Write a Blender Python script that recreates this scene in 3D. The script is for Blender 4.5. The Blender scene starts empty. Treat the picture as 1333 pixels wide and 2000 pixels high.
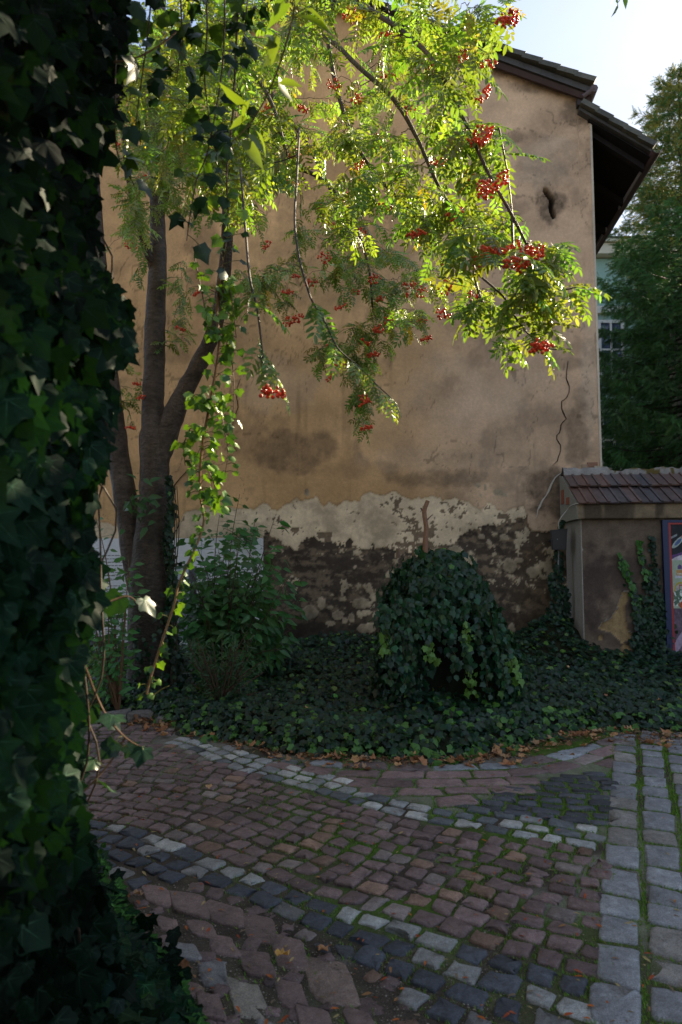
import bpy, math, random
import numpy as np
from mathutils import Vector, Matrix
random.seed(7); rng = np.random.default_rng(7)
R = math.radians
S = bpy.context.scene
COL = S.collection

# ------------------------------------------------------------------ camera, world, sun, exposure
F_PX, PITCH, EYE = 1270.0, R(4.28), 1.6
cam = bpy.data.cameras.new("camera"); camo = bpy.data.objects.new("camera", cam); COL.objects.link(camo)
camo.location = (0, 0, EYE); camo.rotation_euler = (math.pi/2 + PITCH, 0, 0)
cam.sensor_fit = 'VERTICAL'; cam.sensor_height = 36; cam.lens = 36*F_PX/2000
cam.clip_start = 0.05; cam.clip_end = 2000
cam.dof.use_dof = True; cam.dof.focus_distance = 6.0; cam.dof.aperture_fstop = 3.2
S.camera = camo

SUN_AZ, SUN_EL = 47.0, 31.0            # azimuth from +Y towards +X
w = bpy.data.worlds.new("World"); S.world = w; w.use_nodes = True
nt = w.node_tree; nt.nodes.clear()
def N(nt, typ, **kw):
    n = nt.nodes.new(typ)
    for k, v in kw.items():
        if k.startswith('i_'):
            n.inputs[int(k[2:]) if k[2:].isdigit() else k[2:].replace('_', ' ')].default_value = v
        else: setattr(n, k, v)
    return n
sky = N(nt, 'ShaderNodeTexSky', sky_type='NISHITA', sun_disc=False)
sky.sun_elevation = R(SUN_EL); sky.sun_rotation = R(SUN_AZ); sky.dust_density = .7; sky.ozone_density = 1.5
bg = N(nt, 'ShaderNodeBackground'); bg.inputs[1].default_value = 0.085
wo = N(nt, 'ShaderNodeOutputWorld')
tc = N(nt, 'ShaderNodeTexCoord')
mp = N(nt, 'ShaderNodeMapping'); mp.inputs['Scale'].default_value = (1.6, 1.6, 3.0); mp.inputs['Location'].default_value = (.3, .1, 0)
no = N(nt, 'ShaderNodeTexNoise'); no.inputs['Scale'].default_value = 1.7; no.inputs['Detail'].default_value = 7; no.inputs['Roughness'].default_value = .55
cr = N(nt, 'ShaderNodeValToRGB'); cr.color_ramp.elements[0].position = .38; cr.color_ramp.elements[1].position = .75
cr.color_ramp.elements[0].color = (.28,)*3+(1,); cr.color_ramp.elements[1].color = (.85,)*3+(1,)
mx = N(nt, 'ShaderNodeMix', data_type='RGBA'); mx.inputs['B'].default_value = (3.05, 3.25, 3.65, 1)
L = nt.links.new
L(tc.outputs['Generated'], mp.inputs[0]); L(mp.outputs[0], no.inputs[0]); L(no.outputs[0], cr.inputs[0])
L(cr.outputs[0], mx.inputs['Factor']); L(sky.outputs[0], mx.inputs['A']); L(mx.outputs['Result'], bg.inputs[0]); L(bg.outputs[0], wo.inputs[0])
sl = bpy.data.lights.new("sun", 'SUN'); sl.energy = 5.0; sl.angle = R(.53); sl.color = (1, .84, .58)
so = bpy.data.objects.new("sun", sl); COL.objects.link(so)
sd = Vector((math.sin(R(SUN_AZ))*math.cos(R(SUN_EL)), math.cos(R(SUN_AZ))*math.cos(R(SUN_EL)), math.sin(R(SUN_EL))))
so.rotation_euler = sd.to_track_quat('Z', 'Y').to_euler(); so.location = (8, 6, 20)
vs = S.view_settings; vs.view_transform = 'Standard'; vs.look = 'None'; vs.gamma = 1; vs.exposure = 1.7
try: vs.use_curve_mapping = False
except Exception: pass
S.cycles.max_bounces = 7; S.cycles.transparent_max_bounces = 8

# ------------------------------------------------------------------ projection helpers (photo pixels <-> places)
cp, sp = math.cos(PITCH), math.sin(PITCH)
def ray(px, py):
    a, b = (np.asarray(px, float)-666.5)/F_PX, (1000-np.asarray(py, float))/F_PX
    return np.stack([a, cp - b*sp, sp + b*cp], -1)
def P(px, py, Y):
    r = ray(px, py); t = np.asarray(Y, float)/r[..., 1]
    return r*t[..., None] + np.array([0, 0, EYE])
def G(px, py, z=0.0):
    r = ray(px, py); t = (z-EYE)/r[..., 2]
    return r*t[..., None] + np.array([0, 0, EYE])
def proj(v):
    v = np.asarray(v, float) - np.array([0, 0, EYE])
    d = v[..., 1]*cp + v[..., 2]*sp; u = -v[..., 1]*sp + v[..., 2]*cp
    return 666.5 + F_PX*v[..., 0]/d, 1000 - F_PX*u/d, d
WA = R(5.6); WT = np.array([math.cos(WA), -math.sin(WA), 0]); WN = np.array([math.sin(WA), math.cos(WA), 0]); WO = np.array([0, 10.2, 0])
UP = np.array([0, 0, 1.0])
def wl(u, v, b=0.0):            # house coordinates: along the wall, up, back
    u, v, b = np.broadcast_arrays(np.asarray(u, float), np.asarray(v, float), np.asarray(b, float))
    return WO + u[..., None]*WT + v[..., None]*UP + b[..., None]*WN
def onwall(px, py, b=0.0):      # pixel -> (u, v) on the plane b behind the wall face
    r = ray(px, py); o = np.array([0, 0, EYE])
    t = ((WO + b*WN - o) @ WN)/(r @ WN)
    h = o + r*t[..., None] - WO
    return h @ WT, h[..., 2]

# ------------------------------------------------------------------ noise
_tab = rng.random((256, 256))
def vn(x, y):
    xi = np.floor(x).astype(int); yi = np.floor(y).astype(int); fx = x-xi; fy = y-yi
    fx = fx*fx*(3-2*fx); fy = fy*fy*(3-2*fy)
    a = _tab[xi & 255, yi & 255]; b = _tab[(xi+1) & 255, yi & 255]; c = _tab[xi & 255, (yi+1) & 255]; d = _tab[(xi+1) & 255, (yi+1) & 255]
    return (a*(1-fx)+b*fx)*(1-fy) + (c*(1-fx)+d*fx)*fy
def fbm(x, y, s=1.0, o=4, ox=0.0, rough=.5):
    x = np.asarray(x, float)*s+ox; y = np.asarray(y, float)*s+ox*1.7; t = 0; a = 1; n = 0
    for _ in range(o):
        t = t + a*vn(x, y); n += a; a *= rough; x = x*2.03+11.3; y = y*2.03+5.7
    return t/n
def sstep(a, b, x): t = np.clip((x-a)/(b-a), 0, 1); return t*t*(3-2*t)

# ------------------------------------------------------------------ object helpers
def tagobj(o, label=None, cat=None, group=None, kind=None):
    if label: o['label'] = label
    if cat: o['category'] = cat
    if group: o['group'] = group
    if kind: o['kind'] = kind
    return o
def thing(name, loc, label, cat, group=None):
    o = bpy.data.objects.new(name, None); COL.objects.link(o); o.location = tuple(float(c) for c in loc); o.empty_display_size = .2
    return tagobj(o, label, cat, group)
def meshdata(name, V, F, mat, col=None, smooth=False):
    V = np.asarray(V, float); me = bpy.data.meshes.new(name)
    if isinstance(F, np.ndarray):
        k = F.shape[1]; nf = len(F)
        me.vertices.add(len(V)); me.vertices.foreach_set('co', V.astype(np.float32).ravel())
        me.loops.add(nf*k); me.loops.foreach_set('vertex_index', F.astype(np.int32).ravel())
        me.polygons.add(nf); me.polygons.foreach_set('loop_start', np.arange(nf, dtype=np.int32)*k)
        me.update(calc_edges=True)
    else:
        me.from_pydata([tuple(v) for v in V], [], [tuple(f) for f in F]); me.update()
    if col is not None:
        col = np.asarray(col, float)
        if col.ndim == 1: col = np.tile(col[:3], (len(V), 1))
        a = me.attributes.new('col', 'FLOAT_COLOR', 'POINT')
        a.data.foreach_set('color', np.concatenate([col[:, :3], np.ones((len(V), 1))], 1).astype(np.float32).ravel())
    if smooth: me.polygons.foreach_set('use_smooth', np.ones(len(me.polygons), bool))
    me.materials.append(mat); return me
def mk(name, V, F, mat, parent=None, col=None, smooth=False, kind=None, label=None, cat=None, group=None):
    o = bpy.data.objects.new(name, meshdata(name, V, F, mat, col, smooth)); COL.objects.link(o)
    if parent is not None:
        o.parent = parent
        p = parent; L_ = np.zeros(3)
        while p is not None: L_ += np.array(p.location); p = p.parent
        o.location = tuple(-L_)
    return tagobj(o, label, cat, group, kind)
class MB:                                           # mesh builder: several shapes, one object
    def __init__(s): s.V = []; s.F = []; s.C = []; s.n = 0
    def add(s, V, F, c=(.5, .5, .5)):
        V = np.asarray(V, float); s.V.append(V); s.F += [tuple(i+s.n for i in f) for f in F]; s.n += len(V)
        c = np.asarray(c, float); s.C.append(np.tile(c, (len(V), 1)) if c.ndim == 1 else c); return s
    def hexa(s, c8, c=(.5, .5, .5)):
        return s.add(c8, [(0, 3, 2, 1), (4, 5, 6, 7), (0, 1, 5, 4), (1, 2, 6, 5), (2, 3, 7, 6), (3, 0, 4, 7)], c)
    def wbox(s, u0, u1, v0, v1, b0, b1, c=(.5, .5, .5)):   # box in house coordinates
        q = [(u0, v0, b0), (u1, v0, b0), (u1, v0, b1), (u0, v0, b1), (u0, v1, b0), (u1, v1, b0), (u1, v1, b1), (u0, v1, b1)]
        return s.hexa([wl(*a) for a in q], c)
    def box(s, x0, x1, y0, y1, z0, z1, c=(.5, .5, .5)):
        return s.hexa([(x0, y0, z0), (x1, y0, z0), (x1, y1, z0), (x0, y1, z0), (x0, y0, z1), (x1, y0, z1), (x1, y1, z1), (x0, y1, z1)], c)
    def tube(s, pts, rad, n=6, c=(.5, .5, .5), cap=True):
        V, F = tube(pts, rad, n); return s.add(V, F, c)
    def obj(s, name, mat, parent=None, **kw):
        return mk(name, np.concatenate(s.V), s.F, mat, parent, np.concatenate(s.C), **kw)
def tube(pts, rad, n=6):
    pts = np.asarray(pts, float); k = len(pts); rad = np.broadcast_to(np.asarray(rad, float), (k,))
    T = np.gradient(pts, axis=0); T /= np.linalg.norm(T, axis=1, keepdims=True)+1e-9
    ref = np.array([0.13, 1, .07]) if abs(T[:, 1]).mean() < .8 else np.array([1, .1, .1])
    A = np.cross(T, ref); A /= np.linalg.norm(A, axis=1, keepdims=True)+1e-9; B = np.cross(T, A)
    th = np.arange(n)*2*math.pi/n
    V = pts[:, None] + rad[:, None, None]*(np.cos(th)[None, :, None]*A[:, None] + np.sin(th)[None, :, None]*B[:, None])
    F = [(i*n+j, i*n+(j+1) % n, (i+1)*n+(j+1) % n, (i+1)*n+j) for i in range(k-1) for j in range(n)]
    F += [tuple(range(n))[::-1], tuple((k-1)*n+j for j in range(n))]
    return V.reshape(-1, 3), F
def smooth_line(pts, n=6):
    p = np.asarray(pts, float); out = []
    q = np.vstack([2*p[0]-p[1], p, 2*p[-1]-p[-2]])
    for i in range(1, len(q)-2):
        for t in np.arange(n)/n:
            out.append(.5*((2*q[i]) + (-q[i-1]+q[i+1])*t + (2*q[i-1]-5*q[i]+4*q[i+1]-q[i+2])*t*t + (-q[i-1]+3*q[i]-3*q[i+1]+q[i+2])*t**3))
    out.append(p[-1]); return np.array(out)
def inpoly(x, y, poly):
    x = np.asarray(x, float); y = np.asarray(y, float); r = np.zeros(x.shape, bool); n = len(poly)
    for i in range(n):
        x0, y0 = poly[i]; x1, y1 = poly[(i+1) % n]
        if y0 == y1: continue
        r ^= ((y0 > y) != (y1 > y)) & (x < (x1-x0)*(y-y0)/(y1-y0)+x0)
    return r
def unit(v): v = np.asarray(v, float); return v/(np.linalg.norm(v, axis=-1, keepdims=True)+1e-9)
def frames(d, n):                                    # leaf frames: +Y along d, +Z close to n
    y = unit(d); z = np.asarray(n, float); z = unit(z - (z*y).sum(-1, keepdims=True)*y); x = np.cross(y, z)
    return np.stack([x, y, z], -1)
def scatter(tm, M, T, cols, mat, parent, n_ind=0, ind_name='leaf', rest_name='foliage'):
    """leaves: the n_ind that show largest become parts of their own, the rest one joined part"""
    M = np.asarray(M); T = np.asarray(T); cols = np.asarray(cols); V0, F0 = tm[0], tm[1]; F0 = np.asarray(F0)
    vary = None; vm = tm[2] if len(tm) > 2 else None
    if V0.ndim == 3: vary = rng.integers(0, len(V0), len(T))
    n = len(T); ind = np.zeros(n, bool)
    if n_ind:
        x, y, d = proj(T); sc = np.linalg.norm(M[:, :, 1], axis=1)/np.maximum(d, .1)
        sc[(x < 0) | (x > 1333) | (y < 0) | (y > 2000) | (d < .3)] = 0
        ind[np.argsort(-sc)[:n_ind]] = True
        Lp = np.zeros(3); p = parent
        while p is not None: Lp += np.array(p.location); p = p.parent
        pal = {}
        for i in np.where(ind)[0]:
            key = (int(vary[i]) if vary is not None else 0, tuple(np.round(cols[i]*1000).astype(int)))
            if key not in pal:
                v = V0[key[0]] if vary is not None else V0
                pal[key] = meshdata(ind_name, v, F0, mat, cols[i] if vm is None else cols[i][None]*vm[:, None]+(vm[:, None] > 1)*.012, smooth=True)
            o = bpy.data.objects.new(ind_name, pal[key]); COL.objects.link(o); o.parent = parent
            m = Matrix(M[i].tolist()).to_4x4(); m.translation = Vector((T[i]-Lp).tolist()); o.matrix_local = m
    rest = ~ind
    if rest.any():
        Mr, Tr, Cr = M[rest], T[rest], cols[rest]
        if vary is not None: Vv = np.einsum('nij,nkj->nki', Mr, V0[vary[rest]]) + Tr[:, None]
        else: Vv = np.einsum('nij,kj->nki', Mr, V0) + Tr[:, None]
        k = Vv.shape[1]
        Fv = (F0[None] + (np.arange(len(Tr))*k)[:, None, None]).reshape(-1, 3)
        CC = np.repeat(Cr, k, 0)
        if vm is not None: CC = CC*np.tile(vm, len(Tr))[:, None]+(np.tile(vm, len(Tr))[:, None] > 1)*.012
        mk(rest_name, Vv.reshape(-1, 3), Fv, mat, parent, CC, kind='stuff', smooth=True)

# ------------------------------------------------------------------ materials (colour in 'col', grain and relief in nodes)
def surf(name, rough=.85, nscale=30, nvar=.25, bscale=60, bump=.3, bdist=.004, spec=.3, speck=0, metal=0, stretch=None, big=0):
    m = bpy.data.materials.new(name); m.use_nodes = True; t = m.node_tree; b = t.nodes['Principled BSDF']; l = t.links.new
    at = N(t, 'ShaderNodeAttribute', attribute_name='col'); tcx = N(t, 'ShaderNodeTexCoord'); geo = N(t, 'ShaderNodeNewGeometry')
    src = geo.outputs['Position']
    if stretch:
        mpn = N(t, 'ShaderNodeMapping'); mpn.inputs['Scale'].default_value = stretch; l(src, mpn.inputs[0]); src = mpn.outputs[0]
    n1 = N(t, 'ShaderNodeTexNoise'); n1.inputs['Scale'].default_value = nscale; n1.inputs['Detail'].default_value = 6; n1.inputs['Roughness'].default_value = .65
    l(src, n1.inputs[0])
    mr = N(t, 'ShaderNodeMapRange'); mr.inputs[1].default_value = .25; mr.inputs[2].default_value = .75; mr.inputs[3].default_value = 1-nvar; mr.inputs[4].default_value = 1+nvar
    l(n1.outputs[0], mr.inputs[0])
    mul = N(t, 'ShaderNodeVectorMath', operation='SCALE'); l(at.outputs['Color'], mul.inputs[0]); l(mr.outputs[0], mul.inputs['Scale']); out = mul.outputs[0]
    if big:
        n3 = N(t, 'ShaderNodeTexNoise'); n3.inputs['Scale'].default_value = big; n3.inputs['Detail'].default_value = 4; l(src, n3.inputs[0])
        m3 = N(t, 'ShaderNodeMapRange'); m3.inputs[1].default_value = .3; m3.inputs[2].default_value = .7; m3.inputs[3].default_value = .78; m3.inputs[4].default_value = 1.2
        l(n3.outputs[0], m3.inputs[0]); mu3 = N(t, 'ShaderNodeVectorMath', operation='SCALE'); l(out, mu3.inputs[0]); l(m3.outputs[0], mu3.inputs['Scale']); out = mu3.outputs[0]
    if speck:
        v = N(t, 'ShaderNodeTexNoise'); v.inputs['Scale'].default_value = 230; v.inputs['Detail'].default_value = 2; l(geo.outputs['Position'], v.inputs[0])
        m2 = N(t, 'ShaderNodeMapRange'); m2.inputs[1].default_value = .35; m2.inputs[2].default_value = .65; m2.inputs[3].default_value = 1-speck; m2.inputs[4].default_value = 1+speck
        l(v.outputs[0], m2.inputs[0]); mu = N(t, 'ShaderNodeVectorMath', operation='SCALE'); l(out, mu.inputs[0]); l(m2.outputs[0], mu.inputs['Scale']); out = mu.outputs[0]
    l(out, b.inputs['Base Color'])
    b.inputs['Roughness'].default_value = rough; b.inputs['Specular IOR Level'].default_value = spec; b.inputs['Metallic'].default_value = metal
    if bump:
        n2 = N(t, 'ShaderNodeTexNoise'); n2.inputs['Scale'].default_value = bscale; n2.inputs['Detail'].default_value = 5; l(src, n2.inputs[0])
        bp = N(t, 'ShaderNodeBump'); bp.inputs['Strength'].default_value = bump; bp.inputs['Distance'].default_value = bdist
        l(n2.outputs[0], bp.inputs['Height']); l(bp.outputs[0], b.inputs['Normal'])
    return m
def leafmat(name, trans=.4, rough=.42, spec=.45, tt=(1.5, 1.5, .35), back=1.25):
    m = bpy.data.materials.new(name); m.use_nodes = True; t = m.node_tree; b = t.nodes['Principled BSDF']; l = t.links.new
    at = N(t, 'ShaderNodeAttribute', attribute_name='col'); geo = N(t, 'ShaderNodeNewGeometry')
    n1 = N(t, 'ShaderNodeTexNoise'); n1.inputs['Scale'].default_value = 90; n1.inputs['Detail'].default_value = 3; l(geo.outputs['Position'], n1.inputs[0])
    mr = N(t, 'ShaderNodeMapRange'); mr.inputs[1].default_value = .3; mr.inputs[2].default_value = .7; mr.inputs[3].default_value = .75; mr.inputs[4].default_value = 1.25; l(n1.outputs[0], mr.inputs[0])
    mul = N(t, 'ShaderNodeVectorMath', operation='SCALE'); l(at.outputs['Color'], mul.inputs[0]); l(mr.outputs[0], mul.inputs['Scale'])
    # the underside of the leaf is paler
    bk = N(t, 'ShaderNodeMix', data_type='RGBA'); sc = N(t, 'ShaderNodeVectorMath', operation='MULTIPLY_ADD'); sc.inputs[1].default_value = (back, back, back); sc.inputs[2].default_value = (.003, .005, .002) if 'shaded' in name else (.015, .015, .008)
    l(mul.outputs[0], sc.inputs[0]); l(geo.outputs['Backfacing'], bk.inputs['Factor']); l(mul.outputs[0], bk.inputs['A']); l(sc.outputs[0], bk.inputs['B'])
    l(bk.outputs['Result'], b.inputs['Base Color']); b.inputs['Roughness'].default_value = rough; b.inputs['Specular IOR Level'].default_value = spec
    tr = N(t, 'ShaderNodeBsdfTranslucent'); tm = N(t, 'ShaderNodeVectorMath', operation='MULTIPLY'); tm.inputs[1].default_value = tt
    l(at.outputs['Color'], tm.inputs[0]); l(tm.outputs[0], tr.inputs[0])
    ms = N(t, 'ShaderNodeMixShader'); ms.inputs[0].default_value = trans; l(b.outputs[0], ms.inputs[1]); l(tr.outputs[0], ms.inputs[2])
    l(ms.outputs[0], t.nodes['Material Output'].inputs[0]); return m
M_ROWAN = leafmat('rowan_leaf', .40, .44, .8, (1.9, 1.9, .4))
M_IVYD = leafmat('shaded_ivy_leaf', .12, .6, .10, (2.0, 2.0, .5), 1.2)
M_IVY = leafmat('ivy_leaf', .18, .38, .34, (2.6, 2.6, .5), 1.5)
M_BUSH = leafmat('bush_leaf', .3, .45, .4, (1.8, 1.8, .5))
M_SPR = leafmat('spruce_needle', .15, .6, .25, (1.3, 1.3, .6))
M_DRY = leafmat('dry_leaf', .2, .7, .2, (1.3, 1.0, .6), 1.1)
M_GRASS = leafmat('grass_blade', .25, .5, .3, (1.3, 1.3, .6))
M_PLAS = surf('old_plaster', .92, 22, .13, 45, .55, .006, .15, big=1.6, speck=.12)
M_CONC = surf('cement', .93, 40, .2, 90, .6, .006, .15, speck=.15)
M_STONE = surf('worn_stone', .66, 26, .3, 30, .9, .014, .35, speck=.3, big=7)
M_DIRT = surf('earth_joint', .95, 14, .35, 120, .8, .01, .1, speck=.35, big=2)
M_BARK = surf('rowan_bark', .55, 13, .6, 24, .9, .02, .25, stretch=(1, 1, 1.8), big=4, speck=.5)
M_TWIG = surf('twig_bark', .6, 60, .3, 100, .4, .002, .3)
M_TILE = surf('clay_tile', .5, 25, .35, 60, .4, .004, .4, big=6)
M_WOOD = surf('dark_wood', .8, 12, .3, 40, .4, .004, .2, stretch=(1, 1, 1))
M_METAL = surf('painted_metal', .45, 20, .1, 60, .08, .002, .5)
M_PAINT = surf('flat_paint', .55, 30, .12, 80, .15, .002, .3)
M_BERRY = surf('rowan_berry', .3, 60, .12, 60, 0, .001, .6)
M_GLASS = surf('window_glass', .08, 5, .1, 60, 0, .001, .9)

# ------------------------------------------------------------------ leaf templates (unit length along +Y, blade normal +Z)
def ivy_tmpl(veins=False, k=0):
    o = [(.10, -.16), (.38, -.17), (.41, .07), (.53, .30), (.30, .46), (0, .90)]
    if k == 1: o = [(.14, -.12), (.43, -.06), (.42, .14), (.47, .36), (.32, .50), (.02, .84)]
    if k == 2: o = [(.10, -.20), (.36, -.22), (.38, .05), (.58, .26), (.25, .42), (-.03, .98)]
    pts = o + [(-x, y) for x, y in o[-2::-1]]
    z = lambda x, y: -.35*x*x*2+.10*abs(x) - .16*max(y, 0)**2 + .05*math.sin(7*x+3*y+k)
    V = [(0, 0, 0.0)] + [(x, y, z(x, y)) for x, y in pts]
    n = len(pts); F = [(0, i+1, i+2) for i in range(n-1)] + [(0, n, 1)]
    if veins:
        for i in (2, 4, 6, 8, 10):
            t = np.array(V[i]); d = unit(t[:2]); s = np.array([-d[1], d[0], 0])*.024; a = len(V); e = t*.93 + [0, 0, .006]
            V += [tuple(-s+[0, 0, .006]), tuple(s+[0, 0, .006]), tuple(e)]; F.append((a, a+2, a+1))
    a = len(V); V += [(-.012, 0, 0), (.012, 0, 0), (0, -.55, -.12)]; F.append((a, a+1, a+2))     # stalk
    return np.array(V), np.array(F)
def ivy_round(k=0):
    o = [(.10, -.15), (.29, -.21), (.43, -.10), (.40, .08), (.51, .23), (.53, .35), (.31, .44), (.15, .70), (0, .90)]
    if k == 1: o = [(.12, -.12), (.31, -.15), (.44, -.03), (.42, .12), (.49, .27), (.46, .39), (.33, .48), (.17, .68), (.02, .84)]
    if k == 2: o = [(.08, -.18), (.27, -.26), (.40, -.17), (.37, .02), (.53, .18), (.60, .28), (.27, .40), (.12, .72), (-.03, .99)]
    pts = o + [(-x, y) for x, y in o[-2::-1]]
    z = lambda x, y: -.62*x*x+.14*abs(x)-.20*max(y, 0)**2+.035*math.sin(9*x+4*y+2*k)
    V = [(0, 0, 0.0)] + [(x, y, z(x, y)) for x, y in pts]; n = len(pts); F = [(0, i+1, i+2) for i in range(n-1)] + [(0, n, 1)]
    for i in (3, 6, 9, 12, 15):
        t = np.array(V[i]); d = unit(t[:2]); s = np.array([-d[1], d[0], 0])*.016; a = len(V); e = t*.9 + [0, 0, .012]
        V += [tuple(-s+[0, 0, .008]), tuple(s+[0, 0, .008]), tuple(e)]; F.append((a, a+2, a+1))
    a = len(V); V += [(-.012, 0, 0), (.012, 0, 0), (0, -.55, -.12)]; F.append((a, a+1, a+2))
    return np.array(V), np.array(F)
def stack(ts): return np.stack([t[0] for t in ts]), ts[0][1]
IVY = stack([ivy_tmpl(False, k) for k in range(3)])
IVYV = stack([ivy_round(k) for k in range(3)]); IVYV = (IVYV[0], IVYV[1], np.array([1.0]*18+[2.6]*15+[1.5]*3))
def leaflet(b, d, nrm, L_, W_, V, F, droop=.1):
    b = np.array(b, float); d = unit(d); n = unit(nrm); s = np.cross(d, n); a = len(V)
    dn = -n*droop*L_
    V += [b, b+d*L_*.3+s*W_*.46+n*W_*.16+dn*.1, b+d*L_*.72+s*W_*.42+n*W_*.12+dn*.5, b+d*L_+dn, b+d*L_*.72-s*W_*.42+n*W_*.12+dn*.5, b+d*L_*.3-s*W_*.46+n*W_*.16+dn*.1]
    F += [(a, a+1, a+2), (a, a+2, a+3), (a, a+3, a+4), (a, a+4, a+5)]
def rowan_tmpl(seed):
    r = random.Random(seed); V = []; F = []; n = 5
    c = lambda t: np.array([r.uniform(-.005, .005), t, -.28*t*t])
    V += [np.array([-.006, 0, 0]), np.array([.006, 0, 0]), np.array([0, .55, -.085+.0]), np.array([0, .98, -.27])]; F += [(0, 1, 2), (0, 2, 3)]
    for i in range(n):
        t = .26+.66*i/(n-1)
        for sg in (-1, 1):
            L_ = (.31+.05*math.sin(i*1.1))*r.uniform(.88, 1.1); ang = R(r.uniform(52, 74))
            d = (sg*math.sin(ang), math.cos(ang), -.45*t+r.uniform(-.25, .12)); nr = (sg*r.uniform(-.35, .1), r.uniform(-.1, .3), 1)
            leaflet(c(t), d, nr, L_, .125, V, F, r.uniform(0, .25))
    leaflet(c(.97), (r.uniform(-.2, .2), 1, -.5), (0, .4, 1), .28, .11, V, F)
    return np.array(V), np.array(F)
ROWAN = stack([rowan_tmpl(s) for s in range(5)])
def ovate(W_=.42, fold=.2, droop=.3):
    V = [(0, 0, 0), (W_*.46, .28, fold*.2), (W_*.40, .62, fold*.1-droop*.3), (0, 1, -droop), (-W_*.40, .62, fold*.1-droop*.3), (-W_*.46, .28, fold*.2), (0, .5, -droop*.25)]
    return np.array(V), np.array([(0, 1, 6), (1, 2, 6), (2, 3, 6), (3, 4, 6), (4, 5, 6), (5, 0, 6)])
OVATE = ovate(); LANCE = ovate(.17, .1, .35)
def maple_tmpl(k):
    r = random.Random(k); n = 11; V = [(0, .35, 0)]
    for i in range(n):
        a = i/n*2*math.pi; q = (.48 if i % 2 else .30)*r.uniform(.6, 1.3); a += r.uniform(-.18, .18)
        V.append((math.sin(a)*q*.85, .35-math.cos(a)*q, r.uniform(-.02, .32)))
    return np.array(V), np.array([(0, i+1, (i+1) % n+1) for i in range(n)])
MAPLE = stack([maple_tmpl(k) for k in range(5)])

# ================================================================== LARGE STRUCTURE
def und(x, y): return .05*(fbm(x, y, .5, 2, 3)-.5) + .018*(fbm(x, y, 2.2, 2, 9)-.5)
def gridmesh(xs, ys, zf):
    X, Y = np.meshgrid(xs, ys, indexing='ij'); Z = zf(X, Y); V = np.stack([X, Y, Z], -1).reshape(-1, 3)
    nx, ny = len(xs), len(ys); i = np.arange(nx-1)[:, None]*ny + np.arange(ny-1)[None]
    return V, np.stack([i, i+ny, i+ny+1, i+1], -1).reshape(-1, 4)
# the far ground
V, F = gridmesh(np.linspace(-200, 200, 41), np.linspace(-200, 300, 51), lambda x, y: x*0-.09)
mk('ground', V, F, M_DIRT, None, (.09, .075, .055), kind='structure')

# ---- house
HU1 = float(onwall(1175, 920)[0]); HU0 = -4.75
uE, vE = onwall(1143, 232); uE = HU1
v_step = float(onwall(1128, 205)[1]); u_step = float(onwall(1128, 205)[0])
vA = float(onwall(1150, 178)[1]); uA = float(onwall(1150, 178)[0]); vB = float(onwall(780, 45)[1]); uB = float(onwall(780, 45)[0])
slope = (vB-vA)/(uA-uB); u_r = float(onwall(600, 0)[0])
def rooftop(u): return vA + slope*(uA-np.maximum(u, 2*u_r-u)) - .16
v_eaveL = rooftop(np.array(HU0))
house = thing('house', wl(.0, 0, 4.0), 'old house with bare stained ochre plaster gable wall and dark tiled roof', 'house')
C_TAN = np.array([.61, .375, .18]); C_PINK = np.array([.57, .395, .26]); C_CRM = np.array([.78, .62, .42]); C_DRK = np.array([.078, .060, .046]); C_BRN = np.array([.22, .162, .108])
def interp(x, pts): p = np.array(pts, float); return np.interp(x, p[:, 0], p[:, 1])
CREAM_TOP = [(100, 1000), (331, 1048), (350, 1018), (360, 1000), (412, 992), (450, 990), (500, 994), (516, 984), (541, 997), (579, 970), (590, 979), (617, 970), (633, 990), (644, 980), (657, 989), (675, 979), (704, 979), (709, 968), (722, 958), (747, 965), (768, 958), (800, 974), (850, 970), (864, 975), (893, 970), (914, 980), (940, 995), (955, 978), (971, 992), (987, 999), (1006, 989), (1022, 988), (1029, 1003), (1034, 1030), (1060, 1040)]
CREAM_BOT = [(100, 1300), (500, 1300), (516, 1040), (545, 1052), (575, 1075), (600, 1052), (640, 1054), (660, 1062), (690, 1060), (720, 1072), (760, 1074), (800, 1080), (850, 1064), (880, 1068), (905, 1045), (935, 1035), (970, 1026), (1000, 1022), (1025, 1012), (1034, 1000), (1100, 990)]
def blob(px, py, L_, n=None):
    r = np.zeros(px.shape)
    for cx, cy, rx, ry, s in L_:
        d = ((px-cx)/rx)**2 + ((py-cy)/ry)**2
        if n is not None: d = d + (n-.5)*2.2
        r = np.maximum(r, s*(1-sstep(.25, 1.25, d)))
    return r
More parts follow.
